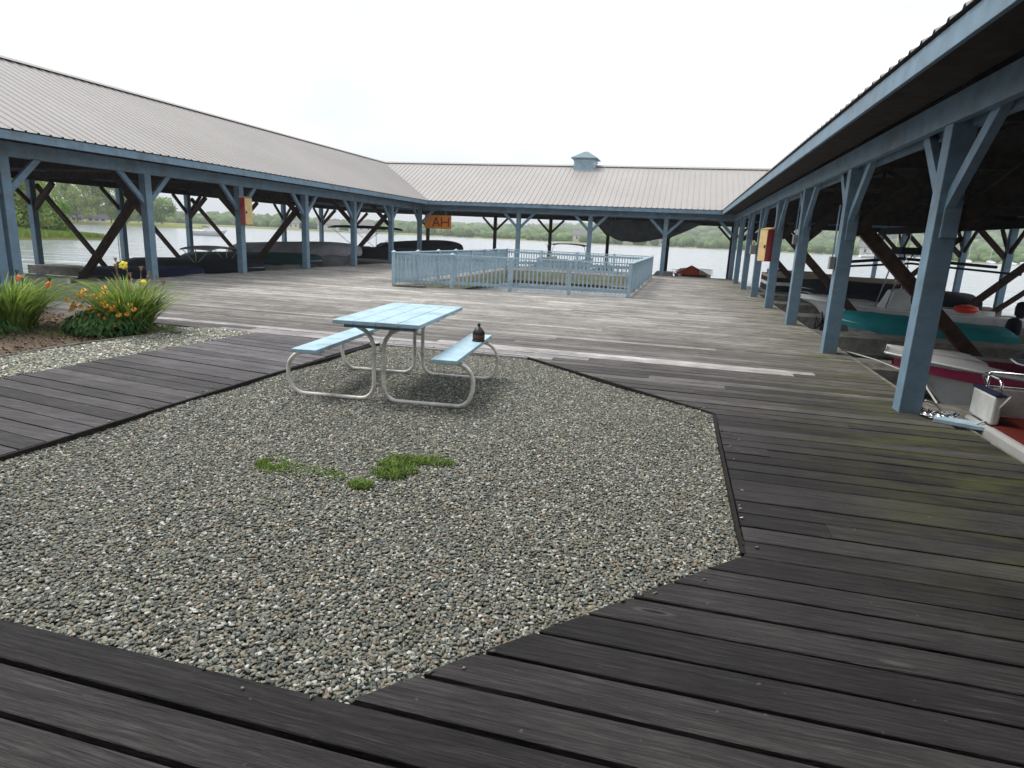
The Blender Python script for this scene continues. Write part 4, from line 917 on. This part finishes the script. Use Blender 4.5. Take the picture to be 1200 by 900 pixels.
# ---- left wing
t = boat((-15.5, 12.7, -.40), R(180), 'small flat white skiff low in the water behind the flowers', 'skiff')
make_hull(t, 'white', None, 'steel', L=3.6, W=1.3, H=.42, draft=.12, bow=3, deck0=.85, floor=.1)
q = MB(); q.box(1.3, -.55, .3, 1.6, .55, .33); q.build('thwart', 'offwhite', t)
t = boat((-18.8, 17.5, -.56), 0, 'low navy covered boat in the first covered slip of left wing', 'covered_boat')
rows_ = make_hull(t, 'offwhite', 'navy_canvas', 'steel', L=4.0, W=1.8, H=.42, draft=.3, bow=2.3, deck0=.9); cover(t, rows_, 'navy_canvas', .16)
t = boat((-20.6, 20.9, -.50), 0, 'black covered boat with small grey folded bimini in left wing', 'covered_boat')
rows_ = make_hull(t, 'offwhite', 'green_canvas', 'steel', L=5.6, W=2.2, H=.45, draft=.3, bow=2.3, deck0=.9); cover(t, rows_, 'black_canvas', .24)
bimini(t, 2.6, 4.0, .85, .6, 1.28, 'grey_canvas', name='folded_bimini', sag=.10)
t = boat((-21.2, 24.7, -.42), 0, 'boat under a green black cover before the grey covered one', 'covered_boat')
rows_ = make_hull(t, 'offwhite', None, 'steel', L=6.3, W=2.2, H=.52, draft=.3, bow=2.3, deck0=.9); cover(t, rows_, 'green_canvas', .24)
t = boat((-21.6, 28.5, -.22), 0, 'large boat under a sagging pale grey cover in left wing', 'covered_boat')
rows_ = make_hull(t, 'grey_canvas', None, 'steel', L=6.6, W=2.4, H=.62, draft=.3, bow=2.6, deck0=.9); cover(t, rows_, 'grey_canvas', .40, wav=.06)
# boarding ladder at the end of a finger dock
q = MB()
for y in (-.17, .17): q.tube([(0, y, -.1), (0, y, 1.15)], .018, 6)
for k in range(4): q.tube([(0, -.17, .1+k*.3), (0, .17, .1+k*.3)], .014, 6)
o = q.build('dock_ladder', 'steel'); o.location = (-22.4, 21.7, -.1); o.rotation_euler = (0, 0, R(35)); tag(o, 'thin metal boarding ladder standing at a dock end in left wing', 'ladder')
# pontoon with dark green bimini
t = boat((-16.9, 32.6, -.3), R(0), 'dark pontoon boat under a dark green bimini at left corner', 'pontoon_boat')
q = MB(); q.box(-2.6, -1.2, .2, 2.9, 1.2, .3); q.build('deck_platform', 'steel', t)
for s in (-1, 1):
    q = MB(); q.tube([(2.9, s*.85, .05), (2.6, s*.85, -.1), (2.2, s*.85, -.15), (-2.6, s*.85, -.15)], [.06, .22, .3, .3], 12); q.build('pontoon', 'steel', t, smooth=True)
q = MB(); q.box(-2.5, -1.2, .3, 2.8, -1.16, .42); q.box(-2.5, 1.16, .3, 2.8, 1.2, .42); q.box(2.76, -1.2, .3, 2.8, 1.2, .42); q.build('rail_panel', 'offwhite', t)
rr_ = []
for i in range(10):
    x = -2.5+5.3*i/9; rr_.append([(x, 1.2, .42), (x, 1.18, .88+.05*math.sin(i*2)), (x, .6, .98+.06*math.cos(i*3)), (x, 0, 1.02), (x, -.6, .98+.06*math.sin(i*2.4)), (x, -1.18, .88+.05*math.cos(i)), (x, -1.2, .42)])
q = MB(); q.grid(rr_, flip=True); q.f.append(tuple(range(7))); q.f.append(tuple(len(q.v)-1-k for k in range(7))); q.build('mooring_cover', 'black_canvas', t, smooth=True)
bimini(t, -1.6, 1.7, 1.15, .9, 2.15, 'green_canvas', sag=.12)
t = boat((-17.8, 36.6, -.3), R(0), 'dark covered boat behind the green bimini pontoon', 'covered_boat')
rows_ = make_hull(t, 'black_canvas', None, 'steel', L=5.2, W=2.3, H=.85, draft=.3, bow=2.4, deck0=.9); cover(t, rows_, 'black_canvas', .5)
# ---- far wing
t = boat((-6.75, 36.2, -.35), R(90), 'pontoon boat with grey bimini seen over the picket railing', 'pontoon_boat')
q = MB(); q.box(0, -1.2, .2, 6, 1.2, .3); q.build('deck_platform', 'steel', t)
for s in (-1, 1):
    q = MB(); q.tube([(-.05, s*.85, .05), (.25, s*.85, -.1), (.7, s*.85, -.15), (6.0, s*.85, -.15)], [.06, .22, .3, .3], 12); q.build('pontoon', 'steel', t, smooth=True)
q = MB(); q.box(.02, -1.2, .32, .06, 1.2, .85); q.box(.02, -1.22, .32, 6, -1.18, .85); q.box(.02, 1.18, .32, 6, 1.22, .85); q.build('rail_panel', 'offwhite', t)
bimini(t, 2.0, 4.6, 1.15, .85, 1.72, 'grey_canvas', sag=.10, legs='rubber')
# boat hanging from its lift
t = boat((-5.2, 38.3, 0), 0, 'grey covered boat hung high on a lift under the far roof', 'lifted_boat')
rr_ = []
PZ = [(0, 2.72), (.08, 2.35), (.18, 1.88), (.28, 1.63), (.4, 1.60), (.55, 1.72), (.7, 1.92), (.85, 2.25), (.95, 2.6), (1, 2.75)]
for i in range(19):
    a = i/18; zb_ = float(np.interp(a, [p_[0] for p_ in PZ], [p_[1] for p_ in PZ])); hw = .15+1.0*math.sin(math.pi*min(1, .1+a*.85))**.5
    rr_.append([(6.1*a, s_*hw, zb_+(2.8-zb_)*abs(s_)**2.6+.03*math.sin(i*1.3+s_*6)) for s_ in (-1, -.8, -.55, -.3, 0, .3, .55, .8, 1)])
q = MB(); q.grid(rr_); o = q.build('canvas_wrap', plain('dark_grey_tarpaulin', (.12, .13, .14), .8, var=.3, scale=2, spec=.2, bmp=.3), t, smooth=True); so_ = o.modifiers.new('thick', 'SOLIDIFY'); so_.thickness = .03; so_.offset = -1
q = MB()
for x in (1.2, 4.8):
    for s in (-1, 1): q.tube([(x, s*1.0, 2.5), (x, s*.9, 3.2)], .015, 5)
q.build('lift_cable', 'steel', t)
# orange covered little boat
t = boat((.85, 37.4, -.35), R(98), 'small boat with orange red canopy by far dock edge', 'canopy_boat')
rows_ = make_hull(t, 'white', None, 'steel', L=4.0, W=1.7, H=.34, draft=.2, deck0=.85)
q = MB(); q.add([(.5, 1.0, .30), (.5, -.95, .30), (1.1, .05, .78), (3.2, .75, .34), (3.2, -.75, .34), (2.4, 0, .68)], [(0, 2, 1), (0, 3, 5, 2), (1, 2, 5, 4), (3, 4, 5)]); o = q.build('canopy', 'orange', t); 
q = MB(); q.tube([(.5, 1.02, .3), (1.1, .05, .80), (.5, -.97, .3)], .03, 6); q.build('canopy_edge', 'maroon', t)
q = MB(); q.add([(.5, -.4, .35), (.5, -1.0, .35), (.5, -1.0, .62), (.5, -.3, .66)], [(0, 1, 2, 3)]); o = q.build('side_curtain', 'glass', t); so_ = o.modifiers.new('t', 'SOLIDIFY'); so_.thickness = .01
q = MB(); q.tube([(.4, -.35, .3), (.4, -.3, .68), (.4, -1.02, .64), (.4, -1.02, .3)], .015, 5); q.tube([(.4, 1.2, .3), (.4, 1.2, .58), (.4, .6, .56)], .015, 5); q.build('frame', 'steel', t)
# cabin cruiser out on the lake
def cruiser(loc, rz, label, s=1.):
    t = boat(loc, rz, label, 'cabin_cruiser'); t.scale = (s, s, s)
    rows_ = make_hull(t, 'white', 'navy_canvas' if False else None, 'grey_canvas', L=9.5, W=3, H=1.15, draft=.4, bow=2.4, deck0=.45, rise=.35)
    q = MB(); q.add([(3.6, -1.15, 1.2), (8.0, -.6, 1.55), (8.0, .6, 1.55), (3.6, 1.15, 1.2), (3.9, -1.0, 1.95), (6.2, -.6, 1.9), (6.2, .6, 1.9), (3.9, 1.0, 1.95)], [(0, 1, 5, 4), (1, 2, 6, 5), (2, 3, 7, 6), (3, 0, 4, 7), (4, 5, 6, 7)]); q.build('cabin', 'white', t, bevel=.08)
    q = MB(); q.add([(5.5, -.85, 1.95), (5.5, .85, 1.95), (4.3, .85, 2.5), (4.3, -.85, 2.5), (3.3, .95, 2.45), (3.3, -.95, 2.45), (3.6, .98, 1.9), (3.6, -.98, 1.9)], [(0, 1, 2, 3), (0, 3, 5, 7), (1, 6, 4, 2)]); q.build('windscreen', 'tint', t)
    q = MB()
    for sy in (1, -1): q.tube([(1.6, sy*1.3, 1.2), (1.3, sy*1.2, 2.3), (1.6, sy*.9, 2.5)], .05, 6)
    q.tube([(1.6, .9, 2.5), (1.6, -.9, 2.5)], .05, 6); q.build('radar_arch', 'white', t, smooth=True)
    q = MB(); q.tube([(9.3, 0, 1.9), (8, .95, 1.95), (6, 1.3, 1.8)], .02, 5); q.tube([(9.3, 0, 1.9), (8, -.95, 1.95), (6, -1.3, 1.8)], .02, 5); q.build('bow_rail', 'chrome', t); outboard(t, -.2, 1.0, 'navy_canvas')
    return t
cruiser((-80.5, 92.4, WZ+.05), R(20), 'white cabin cruiser moored on the open lake beyond left wing', .64)

# ================================================================== FAR SHORES
def pol(az, D): return D*math.sin(R(az)), D*math.cos(R(az))
def vnoise(x, s): return math.sin(x*s)+.6*math.sin(x*s*2.3+1.7)+.35*math.sin(x*s*5.1+.4)
# low grassy bank and hills behind it: one terrain sheet from the shore outwards
rows_t = []
AZ = np.linspace(-75, 60, 271)
def shoreD(az): return 385+16*vnoise(az, .21)-(60 if az < -44 else 0)*min(1, (-44-az)/4 if az < -44 else 0)-(30*max(0, min(1, (az-12)/10)))
def hill(az, D):
    a = max(0, min(1, (az+34)/22)); k = max(0, D-700)/900
    return (30*a+34*a*max(0, min(1, (az+12)/24)))*min(1, k)**.7*(1+.12*vnoise(az, .11)) if D > 700 else 0
DD = [0, 6, 30, 110, 300, 320, 500, 700, 900, 1150]
for d in DD:
    row = []
    for az in AZ:
        D = shoreD(az)+d; x, y = pol(az, D); z = -1.2 if d == 0 else (-.3 if d == 6 else .4+hill(az, D)); row.append((x, y, z))
    rows_t.append(row)
q = MB(); q.grid(rows_t); q.build('hills', 'lawn', kind='structure', smooth=True)
# distant woods as clumped crowns
def ico(sub=2):
    b = bmesh.new(); bmesh.ops.create_icosphere(b, subdivisions=sub, radius=1); V = np.array([v.co[:] for v in b.verts]); F = np.array([[v.index for v in f.verts] for f in b.faces]); b.free(); return V, F
IV, IF = ico(2)
def woods(name, items):
    Vs, Fs, Rs = [], [], []; n = 0
    for (x, y, z, rx, rz_) in items:
        d = 1+.28*np.sin(IV[:, 0]*rng.uniform(3, 7)+rng.uniform(0, 6))*np.cos(IV[:, 1]*rng.uniform(3, 7)+rng.uniform(0, 6))+rng.uniform(-.1, .1, len(IV))
        v = IV*d[:, None]*np.array([rx, rx, rz_])+np.array([x, y, z]); Vs.append(v); Fs.append(IF+n); n += len(IV); Rs.append(np.clip(rng.normal(.5, .22)+rng.uniform(-.14, .14, len(IF)), 0, 1))
    return np_mesh(name, np.vstack(Vs), np.vstack(Fs), 'wood_far', rnd=np.concatenate(Rs), kind='stuff')
it = []
for i in range(1500):
    az = random.uniform(-60, 40); D0 = shoreD(az); dep = random.random()**1.3*130+(28 if az < -22 else 10)
    if az < -22 and random.random() < .45*max(0, math.sin(az*1.3)): continue
    D = D0+dep; hgt = (3.0+dep*.030+.9*max(0, vnoise(az, .5)))*random.uniform(.7, 1.2); x, y = pol(az, D); it.append((x, y, hgt*.42, hgt*random.uniform(.5, .85), hgt*.62))
woods('shore_woods', it)
it = []
for i in range(2600):
    az = random.uniform(-48, 42); D = random.uniform(560, 1480); x, y = pol(az, D); z = hill(az, D)
    s = random.uniform(5, 9); it.append((x, y, z+s*.4, s*1.0, s*.75))
woods('hill_woods', it)
# reed peninsula on the left
q = MB(); rws = []
for i in range(25):
    t = i/24; az = -64+17.2*t; D0 = 52+26*t; D1 = D0+ (26*(1-t)**.6+1.5)
    rws.append([pol(az, D0)+(-.75,), pol(az, D0+.7)+(-.25,), pol(az, (D0+D1)/2)+(-.1,), pol(az, D1-.5)+(-.3,), pol(az, D1)+(-.8,)])
q.grid(rws, flip=False); q.build('marsh_ground', 'lawn', kind='structure')
V, F, rd = [], [], []
for i in range(26000):
    t = random.random(); az = -64+17*t+random.uniform(-.3, .3); D0 = 52+26*t; D1 = D0+(26*(1-t)**.6+1.5); D = random.uniform(D0+.2, D1-.2); x, y = pol(az, D)
    h = random.uniform(.35, .75)*(1-.6*max(0, t-.7)/.3); a = random.random()*6.28; wx, wy = math.cos(a)*.05, math.sin(a)*.05; lx, ly = random.uniform(-.12, .12), random.uniform(-.12, .12); k = len(V)
    V += [(x-wx, y-wy, -.3), (x+wx, y+wy, -.3), (x+lx+wx*.3, y+ly, -.3+h), (x+lx-wx*.3, y+ly, -.3+h)]; F.append((k, k+1, k+2, k+3)); rd.append(random.random())
np_mesh('reeds', np.array(V), np.array(F), 'reed', rnd=np.array(rd), kind='stuff')
# individual trees
def tree(az, D, h, r, mat, label, nl, leaf, name='leafy_tree', low=.25, group='trees on the left shore'):
    x, y = pol(az, D); t = empty(name, (x, y, -.3), label, 'tree', group)
    q = MB(); q.tube([(0, 0, -.3), (.05*r, 0, h*.35), (-.04*r, .05*r, h*.85)], [h*.016, h*.011, h*.004], 7)
    cl = []
    for i in range(22):
        a = random.random()*6.28; zz = h*random.uniform(low, .97); rr_ = r*math.sqrt(max(.03, 1-((zz/h-.55)/.55)**2))*random.uniform(.2, .95); cl.append((rr_*math.cos(a), rr_*math.sin(a), zz, r*random.uniform(.25, .48)))
    for c in cl[:9]: q.tube([(0, 0, max(h*.15, c[2]*.55)), (c[0]*.5, c[1]*.5, c[2]*.82), (c[0], c[1], c[2])], [h*.006, h*.004, h*.002], 5)
    q.build('trunk', 'bark', t)
    V = np.zeros((nl, 4, 3)); idx = rng.integers(0, len(cl), nl); C0 = np.array(cl)[idx]
    dirs = rng.normal(size=(nl, 3)); dirs /= np.linalg.norm(dirs, axis=1)[:, None]; rad = C0[:, 3:4]*rng.uniform(.35, 1.08, (nl, 1)); P = C0[:, :3]+dirs*rad*np.array([1, 1, .8])
    u = rng.normal(size=(nl, 3)); u /= np.linalg.norm(u, axis=1)[:, None]; v = np.cross(u, dirs+rng.normal(size=(nl, 3))*.5); v /= np.linalg.norm(v, axis=1)[:, None]+1e-6; s = leaf*rng.uniform(.5, 1.3, (nl, 1))
    V = np.stack([P-u*s, P-v*s*.7, P+u*s, P+v*s*.7], 1).reshape(-1, 3); V[:, 2] = np.maximum(V[:, 2], .1)
    base = np.array([random.random()*.6+.2 for _ in cl])[idx]
    np_mesh('crown', V, np.arange(nl*4).reshape(nl, 4), mat, t, rnd=np.clip(base+rng.uniform(-.2, .2, nl), 0, 1)); return t
TL = [(-54.5, 84, 6.2, 4.6, 'leaf_mid', 'broad bushy green tree at left edge behind the reeds'), (-52.2, 80, 5.8, 3.6, 'leaf_light', 'bright green rounded bush just left of the second outer post'),
      (-50.8, 82, 5.0, 3.0, 'leaf_mid', 'darker green bush at the tip of the reed peninsula'), (-49.9, 88, 3.4, 2.2, 'leaf_mid', 'small dark bush standing lowest at the reed tip'),
      (-49.6, 230, 14.5, 5.2, 'leaf_light', 'tall pale green tree right above the reed tip, leftmost on the far bank'), (-48.4, 215, 13, 4.6, 'leaf_light', 'pale feathery tree, tallest of the far left bank row'), (-47.3, 225, 12.5, 4.8, 'leaf_light', 'pale green open crowned tree above the white sheds'),
      (-46.3, 235, 12, 5, 'leaf_mid', 'mid green tree between two pale ones on the far left bank'), (-45.3, 228, 10.5, 4.8, 'leaf_light', 'wide low pale tree behind the brown cross timber'), (-44.2, 250, 9.5, 5, 'leaf_mid', 'rounded dark tree left of the second clear post'), (-43, 260, 8.5, 5, 'leaf_mid', 'last round tree where the left bank turns away')]
for az, D, h, r, mt, lb in TL: tree(az, D, h, r, mt, lb, 5200 if D < 120 else 3600, .16 if D < 120 else .34, low=.1 if D < 120 else .22)
# bank under those trees
q = MB(); rws = []
for i in range(21):
    t = i/20; az = -60+20*t; D0 = 195+30*t; rws.append([pol(az, D0)+(-.8,), pol(az, D0+2)+(.05,), pol(az, D0+70)+(.35,), pol(az, D0+72)+(-.9,)])
q.grid(rws); q.build('far_bank', 'lawn', kind='structure')
# houses along the shore
def house(az, D, wd, h, label, wall='house_wall', roof='house_roof', rz=0):
    x, y = pol(az, D); t = empty('shore_house', (x, y, .2), label, 'house', 'small houses along the far shore', R(-az+rz))
    q = MB(); q.box(-wd/2, -wd*.35, -.6, wd/2, wd*.35, h); q.add([(-wd/2, -wd*.35, h), (-wd/2, wd*.35, h), (-wd/2, 0, h+wd*.22), (wd/2, -wd*.35, h), (wd/2, wd*.35, h), (wd/2, 0, h+wd*.22)], [(0, 2, 1), (3, 4, 5)]); q.build('wall', wall, t)
    q = MB(); e = wd*.04
    q.bar((-wd/2-e, 0, h+wd*.23), (wd/2+e, 0, h+wd*.23), .3, .2)
    for s in (-1, 1): q.add([(-wd/2-e, s*wd*.40, h-.12), (wd/2+e, s*wd*.40, h-.12), (wd/2+e, 0, h+wd*.24), (-wd/2-e, 0, h+wd*.24), (-wd/2-e, s*wd*.40, h-.27), (wd/2+e, s*wd*.40, h-.27)], [(0, 1, 2, 3), (4, 5, 1, 0)])
    q.build('roof', roof, t)
    for k in (-.3, 0, .3):
        q = MB(); q.box(wd*k-.45, -wd*.35-.05, h*.35, wd*k+.45, -wd*.35-.005, h*.75); q.build('window', 'house_glass', t)
HS = [(-48.6, 222, 4.5, 1.2, 'white shed on the left bank under the pale trees'), (-47.2, 222, 5, 1.2, 'long white shed right of the other shed on the left bank'), (-30.5, 396, 12, 3.2, 'white house on the yellow green shore left of the green bimini'),
      (-27.8, 398, 14, 3.2, 'long pale house on the open shore, middle of three'), (-33.5, 396, 9, 3, 'smallest white house on the open left shore'), (-8.5, 392, 12, 4, 'white house on shore behind the railing, left of the grey bimini'),
      (-6.3, 395, 9, 3.6, 'small pale house just right of the railing boat canopy'), (-4.3, 393, 14, 3.6, 'long pale house under the lifted boat'), (-2.2, 395, 11, 3.4, 'pale house right of the lifted boat canopy'), (14.5, 366, 12, 4, 'pale boathouse on the right shore seen between right posts'), (19.5, 366, 10, 4, 'white house at the far right shore')]
for a in HS: house(*a)
# moored sailing boats seen under the right wing
def yacht(az, D, mh, label, rz):
    x, y = pol(az, D); t = empty('moored_yacht', (x, y, WZ), label, 'sailboat', 'moored yachts beyond the right wing', R(rz))
    make_hull(t, 'white', None, None, L=8, W=2.4, H=.9, draft=.2, bow=2, deck0=0.)
    q = MB(); q.box(2.4, -.7, .9, 5.4, .7, 1.35); q.build('cabin', 'white', t, bevel=.1)
    q = MB(); q.tube([(4.6, 0, 1), (4.6, 0, mh)], [.09, .06], 6); q.build('mast', 'house_wall', t); q = MB(); q.tube([(4.6, 0, 1.9), (1.2, 0, 1.9)], .12, 6); q.build('boom', 'navy_canvas', t)
yp = [(13.6, 300, 10), (14.3, 312, 12), (14.9, 296, 11), (15.5, 320, 12.5), (16.0, 300, 10.5), (16.7, 310, 13), (17.4, 298, 11), (20.6, 290, 12), (22.0, 300, 13), (23.2, 285, 12), (24.2, 300, 11)]
for i, (az, D, mh) in enumerate(yp): yacht(az, D, mh, 'small white moored yacht with bare mast, %s from the left' % ['first', 'second', 'third', 'fourth', 'fifth', 'sixth', 'seventh', 'eighth', 'ninth', 'tenth', 'eleventh'][i], 20+i*7)

# ------------------------------------------------------------------ haze over the lake
hz = MB(); hz.box(-2400, -400, -1.9, 2400, 2200, 75); ho = hz.build('haze', 'white', kind='stuff')
hm = bpy.data.materials.new('summer_haze'); hm.use_nodes = True; t = hm.node_tree; t.nodes.clear(); o_ = t.nodes.new('ShaderNodeOutputMaterial'); pv = t.nodes.new('ShaderNodeVolumePrincipled')
pv.inputs['Color'].default_value = (.92, .95, 1, 1); pv.inputs['Density'].default_value = .0006; pv.inputs['Anisotropy'].default_value = .2; t.links.new(pv.outputs[0], o_.inputs['Volume']); ho.data.materials.clear(); ho.data.materials.append(hm)
